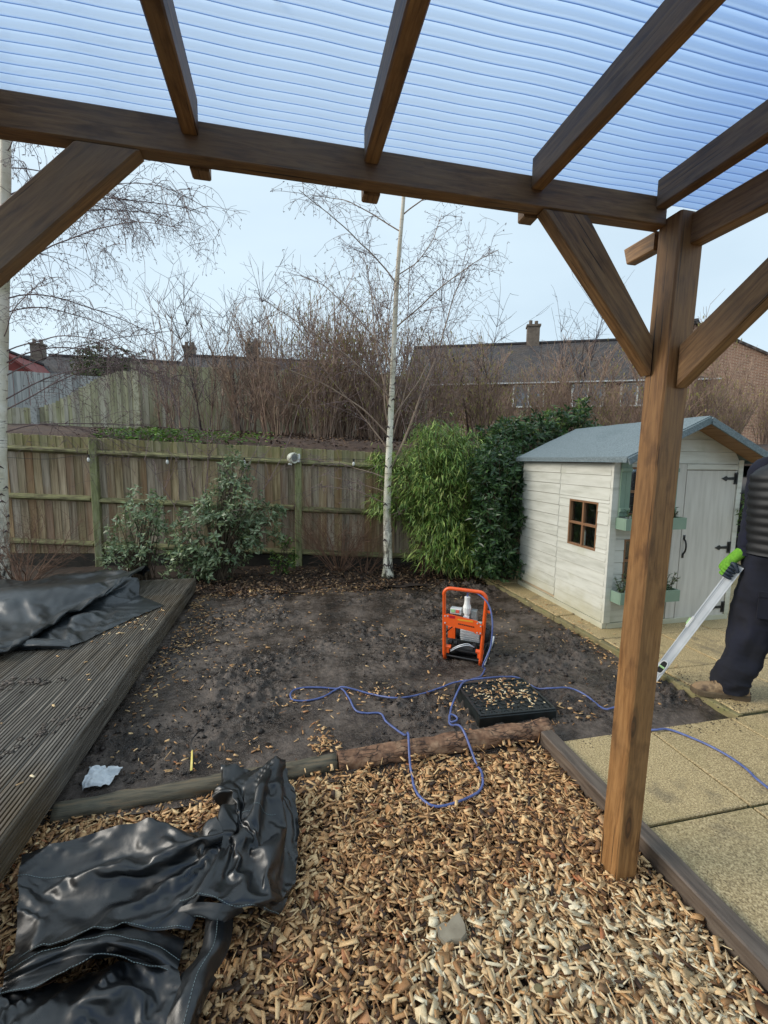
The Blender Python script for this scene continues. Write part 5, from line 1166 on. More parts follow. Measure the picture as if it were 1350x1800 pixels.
# ================================================================== LIGHTS ON THE FENCE
wl = thing('fence_lamp', 'round white lamp with grey lens on the middle fence post', 'lamp', (.11, 6.36, 1.55))
c = V((.115, 6.36, 1.55)); ld = V((.62, -.75, -.05)).normalized(); R3 = rot_to(ld)
prof_ = [(-.085, .0), (-.08, .035), (-.06, .058), (-.03, .072), (.005, .078), (.03, .078), (.04, .074), (.045, .066), (.036, .062)]
def lathe(c, R, prof, n=18): return MB().loft([[c + R @ V((h, r * math.cos(2 * math.pi * k / n), r * math.sin(2 * math.pi * k / n))) for k in range(n)] for h, r in prof])
obj('lamp_body', lathe(c, R3, prof_), M['cream'], wl, True)
obj('lens', MB().loft([[c + R3 @ V((h, r * math.cos(2 * math.pi * k / 18), r * math.sin(2 * math.pi * k / 18))) for k in range(18)] for h, r in ((.030, .062), (.040, .045), (.043, .015))]), M['lens_grey'], wl, True)
mb = MB().tube([c + V((.07, .0, -.05)), c + V((.085, .04, -.05)), c + V((.085, .075, -.03))], .009, 6); mb.box(c + V((.085, .03, .0)), (.03, .05, .12)); mb.ball(c + V((-.05, -.02, -.085)), .017); mb.ball(c + V((-.025, -.02, -.088)), .014)
obj('bracket', mb, M['white_plastic'], wl, True)
sx = [-4.9, -3.73, -2.64, -1.592, -.55, .957, 2.1]
sz = [1.47, 1.455, 1.505, 1.485, 1.49, 1.485, 1.45]
sl_ = thing('string_lights', 'black string light cable with white bulbs along the fence', 'string lights', (-2.6, 6.9, 1.5)); pts = []
for i, (x, z) in enumerate(zip(sx, sz)):
    pts.append(on_fence(x, -.085, z + .06))
    if i < len(sx) - 1: xm = (x + sx[i + 1]) / 2; pts.append(on_fence(xm, -.08, min(z, sz[i + 1]) + .045))
obj('cable', MB().tube(spline(pts, 6), .003, 5), M['cable_black'], sl_, True)
for x, z in zip(sx, sz):
    p = on_fence(x, -.088, z); I3 = Matrix(((0, 0, 1), (0, 1, 0), (-1, 0, 0))).transposed()
    b = lathe(p, Matrix(((0, 1, 0), (0, 0, 1), (1, 0, 0))), [(.05, .010), (.02, .011), (.018, .013), (-.005, .021), (-.025, .019), (-.04, .008)], 10)
    o = obj('bulb', b, M['bulb'], sl_, True); obj('socket', MB().tube([p + V((0, 0, .06)), p + V((0, 0, .022))], .0125, 8), M['cable_black'], o)

# ================================================================== PLATE COMPACTOR
cp = thing('plate_compactor', 'orange framed plate compactor standing on the mud', 'compactor', (1.352, 3.142, -.045), math.radians(-35.4)); WC = wmat(cp)
def cobj(name, mb, mat, parent=None, smooth=False): return link(name, mb.mesh(name, mat, smooth), parent or cp, WC)
arc = []
def corner(x, z, r, a0, a1, y0): return [(x + r * math.cos(math.radians(a0 + (a1 - a0) * k / 6)), y0, z + r * math.sin(math.radians(a0 + (a1 - a0) * k / 6))) for k in range(7)]
hp_ = [(-.142, .012, .0), (-.146, 0, .05), (-.158, -.004, .53)] + corner(-.105, .535, .055, 180, 90, -.006) + corner(.118, .535, .055, 90, 0, -.006) + [(.172, -.004, .52), (.146, 0, .05), (.142, .012, .0)]
cobj('handle_frame', MB().tube(hp_, .0142, 12), M['orange'], smooth=True)
mb = MB()
poly = [(-.150, .300), (-.125, .290), (.085, .270), (.105, .258), (.150, .258), (.152, .335), (.130, .345), (.110, .362), (-.118, .385), (-.148, .375)]
mb.prism(poly, 'y', -.022, -.014); pn = cobj('cross_panel', mb, M['orange'])
mb = MB()
for x, z in ((-.142, .365), (-.14, .31), (-.12, .37), (.14, .27), (.14, .325), (.115, .27), (.115, .345)): mb.tube([(x, -.022, z), (x, -.026, z)], .006, 6)
link('bolt', mb.mesh('bolt', M['alloy']), pn, WC)
link('sticker', MB().box((-.085, -.0225, .365), (.045, .002, .022)).mesh('sticker', M['red_label']), pn, WC)
link('sticker', MB().box((.02, -.0225, .352), (.12, .002, .012)).mesh('sticker', M['yellow_label']), pn, WC)
mb = MB()                                             # pressed line of raised dashes
for k in range(9): mb.box((-.03 + k * .0145, -.0228, .318 - k * .001), (.010, .002, .009))
link('raised_strip', mb.mesh('raised_strip', M['black_metal']), pn, WC)
# base plate with turned up ends
pl = [(.012, .035), (.007, .028), (.035, .002), (.40, .002), (.47, .07), (.465, .078), (.395, .018), (.04, .018)]
cobj('base_plate', MB().prism([(y, z) for y, z in pl], 'x', -.175, .185), M['black_metal'])
mb = MB().prism([(y, z) for y, z in ((-.02, .018), (.42, .05), (.42, .085), (.30, .05), (-.02, .035))], 'x', .17, .185); cobj('side_skid', mb, M['grey_paint'])
mb = MB()
for x in (-.13, .13):
    for y in (.06, .30): mb.tube([(x, y, .02), (x, y, .065)], .026, 10)
cobj('rubber_mount', mb, M['cable_black'])
cobj('engine_deck', MB().box((0, .18, .075), (.30, .30, .016), ch=.003), M['black_metal'])
for x in (-.125, .135): cobj('frame_lug', MB().box((x, .03, .075), (.03, .06, .05), ch=.006).tube([(x - .03, .012, .105), (x + .03, .012, .105)], .017, 8), M['orange'])
# motor: finned grey body, orange belt guard, black fan cover
def xcyl(mb, x0, x1, y, z, r, n=20): return mb.loft([[V((x, y + r * math.cos(2 * math.pi * k / n), z + r * math.sin(2 * math.pi * k / n))) for k in range(n)] for x in (x0, x1)])
mb = xcyl(MB(), -.045, .115, .17, .20, .072)
for k in range(22):
    a = 2 * math.pi * k / 22; cx, cz = .17 + .077 * math.cos(a), .20 + .077 * math.sin(a); mb.box((.035, cx, cz), (.155, .016, .0045), R=Matrix.Rotation(a, 3, 'X'))
mo = cobj('motor', mb, M['grey_paint']); mb = MB().loft([[V((x, .17 + r * math.cos(2 * math.pi * k / 20), .20 + r * math.sin(2 * math.pi * k / 20))) for k in range(20)] for x, r in ((.116, .084), (.165, .084), (.188, .066), (.192, .02))])
cobj('fan_cover', mb, M['cable_black'], smooth=False)
mb = MB().loft([[V((x, .17 + r * math.cos(2 * math.pi * k / 20), .20 + r * math.sin(2 * math.pi * k / 20))) for k in range(20)] for x, r in ((-.048, .076), (-.075, .082), (-.08, .07))]); cobj('end_bell', mb, M['black_metal'])
mb = MB().prism([(.10 + .0, .14), (.24, .14), (.245, .235), (.22, .265), (.12, .265), (.095, .235)], 'x', -.145, -.085); cobj('belt_guard', mb, M['orange'])
ex = xcyl(MB(), -.06, .07, .10, .075, .048, 18); xcyl(ex, -.075, -.061, .10, .075, .036, 16); xcyl(ex, .071, .09, .10, .075, .036, 16); cobj('exciter', ex, M['black_metal'])
mb = xcyl(MB(), .072, .095, .055, .13, .022, 12); xcyl(mb, -.115, -.09, .03, .14, .022, 12); xcyl(mb, -.075, -.05, .04, .135, .02, 12); cobj('rubber_buffer', mb, M['cable_black'])
mb = MB()
for off in (0, .012): mb.tube(spline([(-.10, .01, .065 + off), (-.03, -.005, .12 + off), (.04, 0, .145 + off), (.09, .02, .13)], 5), .004, 5)
cobj('throttle_rod', mb, M['alloy'], smooth=True)
for wp in ([(-.15, .02, .20), (-.12, .01, .24), (-.08, .02, .28)], [(.12, .06, .13), (.19, .10, .16), (.20, .14, .22), (.15, .10, .28)]): cobj('wire', MB().tube(spline(wp, 6), .005, 5), M['cable_black'], smooth=True)
sb = cobj('switch_box', MB().box((-.062, .02, .408), (.085, .06, .045), ch=.005), M['grey_paint'])
link('button', MB().box((-.082, -.0125, .412), (.03, .006, .026), ch=.002).mesh('button', M['green_btn']), sb, WC); link('button', MB().box((-.045, -.0125, .412), (.026, .006, .026), ch=.002).mesh('button', M['red_btn']), sb, WC)
cobj('capacitor_box', MB().box((.078, .035, .395), (.045, .05, .07), ch=.006).box((.078, .035, .345), (.05, .055, .03), ch=.005), M['lens_grey'])
pg = MB().loft([[V((.022 + r * math.cos(2 * math.pi * k / 14), .02 + r * math.sin(2 * math.pi * k / 14), z)) for k in range(14)] for z, r in ((.375, .022), (.40, .022), (.402, .031), (.445, .033), (.47, .025), (.50, .021), (.53, .023), (.534, .016))])
cobj('plug', pg, M['white_plastic'], smooth=False)
cobj('plug_inlet', MB().box((.022, .02, .365), (.045, .05, .03), ch=.004), M['alloy'])
mb = MB().box((.19, -.0, .44), (.03, .012, .02), ch=.002); mb.tube([(.165, .0, .44), (.20, .0, .44)], .006, 6); cobj('catch', mb, M['orange'])

# ================================================================== BLUE CABLE
def surf(x, y):
    if y < 2.09 and x > 1.46: return .002
    if x > 2.75 - .0536 * (y - 2.05): return .002
    if y < 2.10: return chipz(x, y) + .030
    if y < 2.22: return .052 - abs(y - 2.158) * .6 if x > .25 else .025
    return max(mudz(x + a_, y + b_) for a_ in (-.02, 0, .02) for b_ in (-.02, 0, .02))
def gp(x, y, dz=0): return V((x, y, surf(x, y) + .006 + dz))
cw = lambda x, y, z: WC @ V((x, y, z))
pts = [cw(.022, .02, .53), cw(.03, .018, .57), cw(.10, .0, .575), cw(.19, -.04, .52), cw(.235, -.08, .40), cw(.235, -.11, .22), cw(.19, -.14, .07), V((1.475, 2.985, -.035)), gp(1.40, 2.90), V((1.285, 2.80, -.01)), V((1.17, 2.69, .035)), V((1.10, 2.60, .036)), gp(1.02, 2.50),
       gp(.965, 2.40), gp(.955, 2.355, .012), gp(.985, 2.345, .014), gp(1.0, 2.38, .006), gp(.965, 2.405, .012), gp(.945, 2.36, .012), gp(.94, 2.30, .02), gp(.945, 2.17, .01)]
pts += [gp(*p) for p in ((.962, 2.02), (.962, 1.952), (.929, 1.855), (.862, 1.799), (.749, 1.768), (.652, 1.767), (.612, 1.814), (.592, 1.905), (.609, 2.025))] + [gp(.632, 2.16, .01)]
pts += [gp(*p) for p in ((.652, 2.319), (.589, 2.488), (.568, 2.587), (.486, 2.604), (.421, 2.65), (.396, 2.817), (.353, 2.942), (.239, 2.857), (.123, 2.829), (.031, 2.855), (.017, 2.924), (.072, 2.975), (.209, 2.971), (.33, 2.945))]
pts += [gp(.384, 2.927, .014)] + [gp(*p) for p in ((.549, 2.839), (.681, 2.715), (.836, 2.706), (1.025, 2.782))] + [V((1.15, 2.80, -.02)), V((1.265, 2.775, .0)), V((1.40, 2.765, .01)), V((1.53, 2.79, -.01))]
pts += [gp(1.64, 2.78), gp(1.711, 2.66), gp(1.77, 2.59), gp(1.914, 2.576), gp(1.977, 2.479), gp(1.98, 2.315), gp(1.985, 2.191), V((2.03, 2.06, -.02)), V((2.069, 2.0, .010)), gp(2.151, 1.988), gp(2.222, 1.887), gp(2.267, 1.758), gp(2.262, 1.633), gp(2.23, 1.499), gp(2.2, 1.2), gp(2.3, .9)]
sp = spline(pts, 8); sp = [p + V((.006 * fbm(i * .09, 1), .006 * fbm(i * .09, 7), 0)) * min(1, i / 90) for i, p in enumerate(sp)]
tag(obj('power_cable', MB().tube(sp, .0062, 8), M['cable_blue'], smooth=True), 'blue power cable looping over mud, log and chips from the compactor', 'cable')

# ================================================================== BLACK PLASTIC BASE
bs = thing('plastic_base', 'square black plastic base with studded top littered with chips', 'base slab', (1.366, 2.49, -.06), math.radians(-.5)); WB = wmat(bs) @ Matrix.Rotation(.02, 4, 'Y') @ Matrix.Rotation(-.01, 4, 'X')
def bobj(name, mb, mat, kind=None): return link(name, mb.mesh(name, mat), bs, WB, kind)
mb = MB().box((0, 0, .04), (.51, .405, .085), ch=.008); bobj('body', mb, M['black_plastic'])
mb = MB()
for s in (-1, 1): mb.box((0, s * .193, .086), (.50, .016, .012), ch=.003); mb.box((s * .246, 0, .0858), (.014, .37, .0118), ch=.003)
bobj('raised_rim', mb, M['black_plastic'])
mb = MB()
for i in range(11):
    for j in range(9):
        x, y = -.21 + i * .042, -.165 + j * .041; a = math.pi / 4 if (i + j) % 2 else -math.pi / 4
        mb.box((x, y, .0845), (.034, .014, .010), rz=a, ch=.003)
bobj('studs', mb, M['black_plastic'], 'stuff')

# ================================================================== SPIRIT LEVEL
la, lb = V((2.585, 2.565, -.035)), V((2.885, 2.262, .885)); lx = (lb - la).normalized(); vw = V((2.75, 2.42, -1.1)).normalized(); lup = vw.cross(lx).normalized()
if lup.dot(V((-1, 0, 0))) < 0: lup = -lup
LV = Matrix.Translation((la + lb) / 2) @ rot_to(lx, lup).to_4x4(); Ls = (lb - la).length
lv = thing('spirit_level', 'long silver aluminium spirit level held by the worker', 'spirit level', tuple(la))
mb = MB(); hh = .031
mb.box((0, 0, hh - .004), (Ls, .026, .008), ch=.001); mb.box((0, 0, -hh + .004), (Ls, .026, .008), ch=.001); mb.box((0, 0, 0), (Ls - .002, .016, .046)); mb.box((0, 0, -.016), (Ls - .004, .021, .004)); mb.box((0, 0, .016), (Ls - .004, .021, .004))
link('beam', mb.mesh('level_beam', M['alloy']), lv, LV)
mb = MB().box((-Ls / 2 - .004, 0, 0), (.008, .03, .064), ch=.002).box((Ls / 2 + .004, 0, 0), (.008, .03, .064), ch=.002); link('end_cap', mb.mesh('end_cap', M['black_plastic']), lv, LV)
def ring(x, z, a, b, t, y):
    mb = MB(); n = 20; P_ = [(math.copysign(abs(math.cos(q)) ** .6, math.cos(q)), math.copysign(abs(math.sin(q)) ** .6, math.sin(q))) for q in [2 * math.pi * k / n for k in range(n)]]
    return mb.loft([[V((x + a * u, y0, z + b * v)) for u, v in P_] for y0, a, b in ((-y, a, b), (-y - .003, a, b), (-y - .003, a - t, b - t), (-y + .004, a - t, b - t))] , cap=False), MB().loft([[V((x + (a - t) * s * u, -y + .001, z + (b - t) * s * v)) for u, v in P_] for s in (1, .01)], cap=False)
for sy in (1, -1):
    for x in (-Ls / 2 + .14,):
        r_, d_ = ring(x, 0, .055, .024, .006, .0135 * sy) if sy == 1 else ring(x, 0, .055, .024, .006, .0135)
        Rr = LV if sy == 1 else LV @ Matrix.Rotation(math.pi, 4, 'X')
        f_ = link('vial_frame', r_.mesh('vial_frame', M['grey_paint']), lv, Rr); link('vial_recess', d_.mesh('vial_recess', M['cable_black']), f_, Rr)
        link('vial', MB().tube([(x - .0, -.0135, -.017), (x, -.0135, .017)], .007, 10).mesh('vial', M['green_btn']), f_, Rr)
mb = MB().box((.02, 0, .026), (.085, .030, .020), ch=.005); o = link('centre_vial_block', mb.mesh('centre_vial_block', M['grey_paint']), lv, LV)
link('vial', MB().tube([(-.005, 0, .0375), (.045, 0, .0375)], .007, 10).mesh('vial', M['green_btn']), o, LV)

# ================================================================== PERSON
def skin_mesh(name, joints, edges, mat, sub=2, root=0):
    me = bpy.data.meshes.new(name + '_rig'); me.from_pydata([j[:3] for j in joints], edges, []); o = bpy.data.objects.new(name + '_rig', me); COL.objects.link(o)
    md = o.modifiers.new('skin', 'SKIN'); md.use_smooth_shade = True
    for i, j in enumerate(joints):
        sv = me.skin_vertices[0].data[i]; r = j[3]; sv.radius = (r, j[4] if len(j) > 4 else r); sv.use_root = (i == root)
    s = o.modifiers.new('sub', 'SUBSURF'); s.levels = sub; s.render_levels = sub
    dg = bpy.context.evaluated_depsgraph_get(); res = bpy.data.meshes.new_from_object(o.evaluated_get(dg)); res.name = name
    bpy.data.objects.remove(o); bpy.data.meshes.remove(me)
    res.materials.clear(); res.materials.append(mat); res.polygons.foreach_set('use_smooth', [True] * len(res.polygons)); return res
pf, pr = V((-.6, -.8, 0)), V((-.8, .6, 0))
PB = V((3.085, 2.13, 0))
def bp(r, f, z): return PB + pr * r + pf * f + V((0, 0, z))
person = thing('person', 'worker in navy trousers, black gilet, muddy boots and green gloves', 'person', (3.0, 2.2, 0))
shR, elR, wrR = V((3.02, 2.285, 1.49)), V((3.012, 2.29, 1.235)), V((2.945, 2.268, 1.0)); haR = V((2.888, 2.258, .905))
hipR, knR, anR = bp(.085, 0, .93), V((3.0, 2.22, .52)), V((2.905, 2.235, .10)); toR = V((2.72, 2.325, .035))
shL, elL, wrL = bp(-.19, 0, 1.50), bp(-.27, .02, 1.22), bp(-.27, .12, .98); hipL, knL, anL = bp(-.10, 0, .93), bp(-.13, .05, .51), bp(-.13, .0, .10)
J = [(*bp(0, 0, .98), .10, .08), (*bp(0, 0, 1.15), .11, .08), (*bp(0, .01, 1.36), .13, .09), (*bp(0, 0, 1.52), .08, .07), (*bp(0, .02, 1.60), .055), (*bp(0, .05, 1.70), .085, .10), (*bp(0, .04, 1.80), .07, .085),
     (*shR, .06), (*elR, .043), (*wrR, .028), (*wrR.lerp(haR, .5), .02), (*shL, .06), (*elL, .043), (*wrL, .030), (*(wrL + V((0, 0, -.1))), .03), (*hipR, .06), (*knR, .05), (*anR, .03), (*toR, .014), (*hipL, .06), (*knL, .05), (*anL, .038), (*(anL + pf * .2 - V((0, 0, .06))), .03)]
Ed = [(0, 1), (1, 2), (2, 3), (3, 4), (4, 5), (5, 6), (3, 7), (7, 8), (8, 9), (9, 10), (3, 11), (11, 12), (12, 13), (13, 14), (0, 15), (15, 16), (16, 17), (17, 18), (0, 19), (19, 20), (20, 21), (21, 22)]
def pfin(name, me, parent=person): me.transform(wmat(parent).inverted()); return link(name, me, parent, wmat(parent))
body = pfin('body', skin_mesh('body', J, Ed, M['skin']))
# simple face (turned away from view)
hd = bp(0, .05, 1.72)
mb = MB().tube([hd + pf * .085 + V((0, 0, .02)), hd + pf * .115 - V((0, 0, .02)), hd + pf * .09 - V((0, 0, .03))], [.008, .015, .01], 8)
for s in (-1, 1): mb.ball(hd + pr * s * .085 + V((0, 0, -.01)), (.012, .022, .03)); mb.ball(hd + pf * .086 + pr * s * .033 + V((0, 0, .025)), .011)
mb.tube([hd + pf * .088 + pr * .025 - V((0, 0, .055)), hd + pf * .096 - V((0, 0, .057)), hd + pf * .088 - pr * .025 - V((0, 0, .055))], .006, 6)
obj('face', mb, M['skin'], person, True)
def cloth_tube(path, rads, n=22, fold=.012, fs=9, seed=0, sq=None, m=36):
    P_ = spline(path, m); k = len(P_); rings = []; ref = V((0, 1, 0))
    for i, p in enumerate(P_):
        s = i / (k - 1); q = s * (len(rads) - 1); a = int(min(q, len(rads) - 2)); r = rads[a] + (rads[a + 1] - rads[a]) * (q - a)
        d = (P_[min(i + 1, k - 1)] - P_[max(i - 1, 0)]).normalized(); u = (ref - d * ref.dot(d)).normalized(); v = d.cross(u); g = []
        for j in range(n):
            an = 2 * math.pi * j / n; h = fbm(math.cos(an) * 1.3 + seed, math.sin(an) * 1.3, s * fs, 4); rg = (1 - abs(mnoise.noise(V((math.cos(an) * 1.1 + seed * 3, math.sin(an) * 1.1, s * fs * 1.6)))) * 2)
            g.append(p + (u * math.cos(an) + v * math.sin(an)) * (r + fold * h + fold * .6 * rg))
        rings.append(g)
    return MB().loft(rings, cap=False)
tr = cloth_tube([anR + V((.0, 0, -.058)), anR + V((.0, 0, .05)), V((2.950, 2.225, .30)), knR, bp(.105, 0, .75), bp(.09, 0, .96)], [.090, .100, .094, .100, .112, .118], fold=.022, fs=4, seed=1)
mb2 = cloth_tube([anL + V((0, 0, -.04)), anL + V((0, 0, .06)), anL.lerp(knL, .6), knL, bp(-.105, 0, .75), bp(-.09, 0, .96)], [.084, .086, .090, .098, .110, .118], fold=.013, fs=5, seed=5); tr.add(mb2.v, mb2.f)
def torso_rings(zs, wd, dp, bulge=0, per=.055):
    rings = []
    for z, a, b in zip(zs, wd, dp):
        g = []
        for j in range(40):
            an = 2 * math.pi * j / 40; q = abs(math.sin(math.pi * z / per)) ** .5 * bulge + .006 * fbm(math.cos(an) * 2, math.sin(an) * 2, z * 6, 3); g.append(bp(math.cos(an) * (a + q), math.sin(an) * (b + q), z))
        rings.append(g)
    return rings
tr.loft(torso_rings([.86, .92, .98, 1.04], [.14, .175, .18, .175], [.12, .135, .135, .13]), cap=False)
trs = obj('trousers', tr, M['trouser'], person, True)
for k_, (z0_, z1_) in enumerate(((.56, .74),)):
    c_ = bp(.085, .118, .66); mb = MB().box(c_, (.13, .012, .17), rz=math.atan2(pr.y, pr.x), ch=.004); mb.box(c_ + V((0, 0, .075)) + pf * .006, (.135, .012, .04), rz=math.atan2(pr.y, pr.x), ch=.003); obj('cargo_pocket', mb, M['trouser'], trs)
zs = np.linspace(.975, 1.575, 56); wd = np.interp(zs, [.975, 1.05, 1.3, 1.48, 1.575], [.205, .20, .215, .215, .10]); dp = np.interp(zs, [.975, 1.05, 1.3, 1.48, 1.575], [.155, .15, .165, .15, .095])
gl_ = obj('gilet', MB().loft(torso_rings(zs, wd, dp, .014), cap=False), M['gilet'], person, True)
col_ = MB().loft(torso_rings([1.55, 1.60, 1.66, 1.665, 1.60], [.105, .095, .09, .078, .08], [.10, .095, .095, .082, .08]), cap=False); obj('collar', col_, M['gilet'], gl_, True)
zp = [bp(.0, np.interp(z, zs, dp) + .018 + .004 * math.sin(z * 60), z) + pr * .006 * math.sin(z * 9) for z in np.linspace(.985, 1.54, 40)]; obj('zip', MB().tube(zp, .006, 6), M['zip'], gl_, True)
sv = cloth_tube([V((3.07, 2.25, 1.53)), shR + V((0, 0, -.02)), elR, wrR], [.080, .072, .060, .050], fold=.009, fs=7, seed=9, n=20); s2 = cloth_tube([bp(-.12, 0, 1.53), shL + V((0, 0, -.02)), elL, wrL], [.095, .085, .07, .056], fold=.013, fs=8, seed=12, n=20); sv.add(s2.v, s2.f)
cf = cloth_tube([wrR + (elR - wrR) * .12, wrR + (wrR - elR) * .26], [.050, .047], fold=.003, fs=3, m=6); sv.add(cf.v, cf.f)
obj('hoodie', sv, M['hoodie'], person, True)
# beanie
mb = MB(); rings = []
for i in range(10):
    t = i / 9; r = .112 * math.cos(t * math.pi / 2) ** .55 if i < 9 else .004
    rings.append([bp(r * math.cos(q) * .92, .045 + r * math.sin(q) * 1.08, 1.735 + t * .125 - .03 * (math.sin(q) < -.3)) for q in [2 * math.pi * k / 24 for k in range(24)]])
obj('hat', MB().loft(rings), M['cable_black'], person, True)
# boots
def boot(heel, toe, parent):
    d = (toe - heel); Lb = d.length; d.normalize(); s = V((-d.y, d.x, 0)); up = V((0, 0, 1)); rings = []
    secs = [(0, .030, .055, .0), (.03, .040, .10, .0), (.10, .043, .135, .0), (.22, .043, .145, .0), (.36, .042, .125, .004), (.50, .044, .098, .01), (.66, .050, .082, .004), (.82, .049, .072, .0), (.93, .038, .058, .004), (1.0, .016, .034, .01)]
    for t, hw, ht, arch in secs:
        g = []
        for k in range(16):
            a = 2 * math.pi * k / 16; x = math.cos(a); z = math.sin(a); zz = .028 + (ht - .028) * (max(z, 0) ** .8) if z > 0 else .028 + z * .012
            g.append(heel + d * (t * Lb) + s * hw * (abs(x) ** .75 * (1 if x > 0 else -1)) + up * zz)
        rings.append(g)
    b = obj('boot', MB().loft(rings), M['boot'], parent, True); so = MB(); rings = []
    for t, hw, ht, arch in secs:
        w_ = hw * 1.08 + .003; z0 = .0 if (t < .30 or t > .44) else .010
        rings.append([heel + d * (t * Lb * 1.01 - .002) + s * a_ * w_ + up * z_ for a_, z_ in ((-1, z0), (1, z0), (1.03, .028), (.96, .036), (-.96, .036), (-1.03, .028))])
    so.loft(rings)
    for k in range(9):
        t = (k + .5) / 9
        if .30 < t < .42: continue
        hw = np.interp(t, [q[0] for q in secs], [q[1] for q in secs]); so.box(heel + d * t * Lb + up * .008, (.018, hw * 2.3, .016), rz=math.atan2(d.y, d.x))
    obj('sole', so, M['boot_sole'], b)
    la_ = MB()
    for k in range(5):
        t = .40 + .06 * k; ht = np.interp(t, [q[0] for q in secs], [q[2] for q in secs]); c = heel + d * t * Lb + up * (ht + .002); la_.tube([c - s * .026 - up * .012, c + up * .003, c + s * .026 - up * .012], .0035, 5)
    obj('lace', la_, M['boot'], b, True)
boot(V((2.965, 2.175, .001)), V((2.675, 2.325, .006)), person)
boot(anL - pf * .06 - V((0, 0, anL.z - .001)), anL + pf * .24 - V((0, 0, anL.z - .003)), person)
# gloved hand closed round the top end of the level
gx, gn, gu = lx, (LV.to_3x3() @ V((0, 1, 0))).normalized(), lup.normalized()     # along the level, across its thickness, across its width
tocam = (V((0, 0, 1.55)) - lb).normalized()
if gn.dot(tocam) < 0: gn = -gn
hc = lb - lx * .055
def hp3(a, n_, u): return hc + gx * a + gn * n_ + gu * u
gj = [(*wrR, .044, .038), (*(wrR.lerp(hp3(.06, .0, .052), .55)), .046, .036), (*hp3(.02, -.006, .062), .046, .026), (*hp3(-.03, -.004, .064), .040, .022)]
glove = pfin('glove', skin_mesh('glove', gj, [(0, 1), (1, 2), (2, 3)], M['glove'], 2))
for k, (a, Lf) in enumerate(((.032, .9), (.010, 1.0), (-.012, .97), (-.033, .82))):
    fj = [(*hp3(a, .004, .060), .0125), (*hp3(a - .004, .030 * Lf, .054), .0125), (*hp3(a - .008, .036 * Lf, .022), .0115), (*hp3(a - .010, .026, .000), .0105), (*hp3(a - .010, .020, -.012), .009)]
    me = skin_mesh('finger', fj, [(0, 1), (1, 2), (2, 3), (3, 4)], M['glove'], 2); me.materials.append(M['glove_palm'])
    for p in me.polygons:
        if (V(p.center) - hp3(a, .03, .040)).dot(gu) < 0: p.material_index = 1
    pfin('finger', me, glove)
tj = [(*hp3(.05, .018, .045), .016), (*hp3(.052, .034, .020), .014), (*hp3(.030, .036, -.006), .012), (*hp3(.010, .032, -.022), .010)]
pfin('thumb', skin_mesh('thumb', tj, [(0, 1), (1, 2), (2, 3)], M['glove_palm'], 2), glove)
g2 = skin_mesh('glove', [(*(wrL - V((0, 0, .0))), .04), (*(wrL - V((0, 0, .07))), .045, .03), (*(wrL - V((0, 0, .12))), .04, .026)], [(0, 1), (1, 2)], M['glove'], 2); g2o = pfin('glove', g2)
for k in range(4):
    b = wrL - V((0, 0, .12)) + pr * (.03 - .02 * k); pfin('finger', skin_mesh('finger', [(*b, .011), (*(b - V((0, 0, .035))), .011), (*(b - V((0, 0, .06)) + pf * .015), .010), (*(b - V((0, 0, .075)) + pf * .03), .009)], [(0, 1), (1, 2), (2, 3)], M['glove'], 2), g2o)
b = wrL - V((0, 0, .05)) + pr * .03 + pf * .02; pfin('thumb', skin_mesh('thumb', [(*b, .013), (*(b - V((0, 0, .04)) + pr * .015 + pf * .01), .012), (*(b - V((0, 0, .07)) + pr * .01 + pf * .02), .01)], [(0, 1), (1, 2)], M['glove_palm'], 2), g2o)

# ================================================================== TARPAULINS
def tarp_sheet(mb, rows, nu=16, nv=16, amp=.012, seed=0, freq=5, floor=None):
    G_ = bicubic(rows, nu, nv); nj, nk = len(G_), len(G_[0]); out = []
    for j in range(nj):
        r = []
        for k in range(nk):
            p = G_[j][k]; a, b = G_[min(j + 1, nj - 1)][k] - G_[max(j - 1, 0)][k], G_[j][min(k + 1, nk - 1)] - G_[j][max(k - 1, 0)]
            n_ = a.cross(b); n_ = n_.normalized() if n_.length > 1e-9 else V((0, 0, 1))
            if n_.z < 0: n_ = -n_
            q = V((p.x * freq + seed, p.y * freq, p.z * freq * 1.2)); warp = mnoise.noise(q * .6) * 1.2
            r1 = 1 - abs(mnoise.noise(V((q.x + warp, q.y * 1.7 - warp, q.z)))) * 2.2; r2 = 1 - abs(mnoise.noise(V((q.x * 2.1 + 9, q.y * 1.3 + warp * 2, q.z * 2)))) * 2.2
            v1 = mnoise.voronoi(V((q.x * .55 + warp * .25, q.y * .8, q.z * .5)))[0]; v2 = mnoise.voronoi(V((q.x * 1.5 + 5, q.y * 1.9 + warp * .3, q.z)))[0]
            p = p + n_ * amp * (.55 * max(r1, -.3) + 1.5 * min(v1[1] - v1[0], .42) + .7 * min(v2[1] - v2[0], .4) - .75) + n_ * amp * .16 * mnoise.noise(q * 4.2)
            if floor is not None: p.z = max(p.z, floor(p.x, p.y))
            r.append(p)
        out.append(r)
    mb.loft(out, closed=False); return out
def draped(mb, key):
    """a settled sheet, smoothed once by splines"""
    rows = [[V(p) for p in r] for r in SETTLED[key]]; n_ = 2 if key == 'deck' else 5; G_ = bicubic(rows, n_, n_); mb.loft(G_, closed=False); return G_
def stitches(mb, line, step=.009, off=.0025, ln=.0055):
    acc = 0
    for a, b in zip(line, line[1:]):
        d = b - a; L_ = d.length
        if L_ < 1e-6: continue
        while acc < L_:
            c = a + d * (acc / L_) + V((0, 0, off)); u = d.normalized(); mb.tube([c - u * ln / 2, c + u * ln / 2], 0.0008, 4); acc += step
        acc -= L_
fl = lambda x, y: chipz(x, y) + .012
tp = thing('tarpaulin', 'crumpled black stitched membrane lying on the bark chips in front', 'tarpaulin', (-.5, 1.5, -.03), group='black membrane heaps')
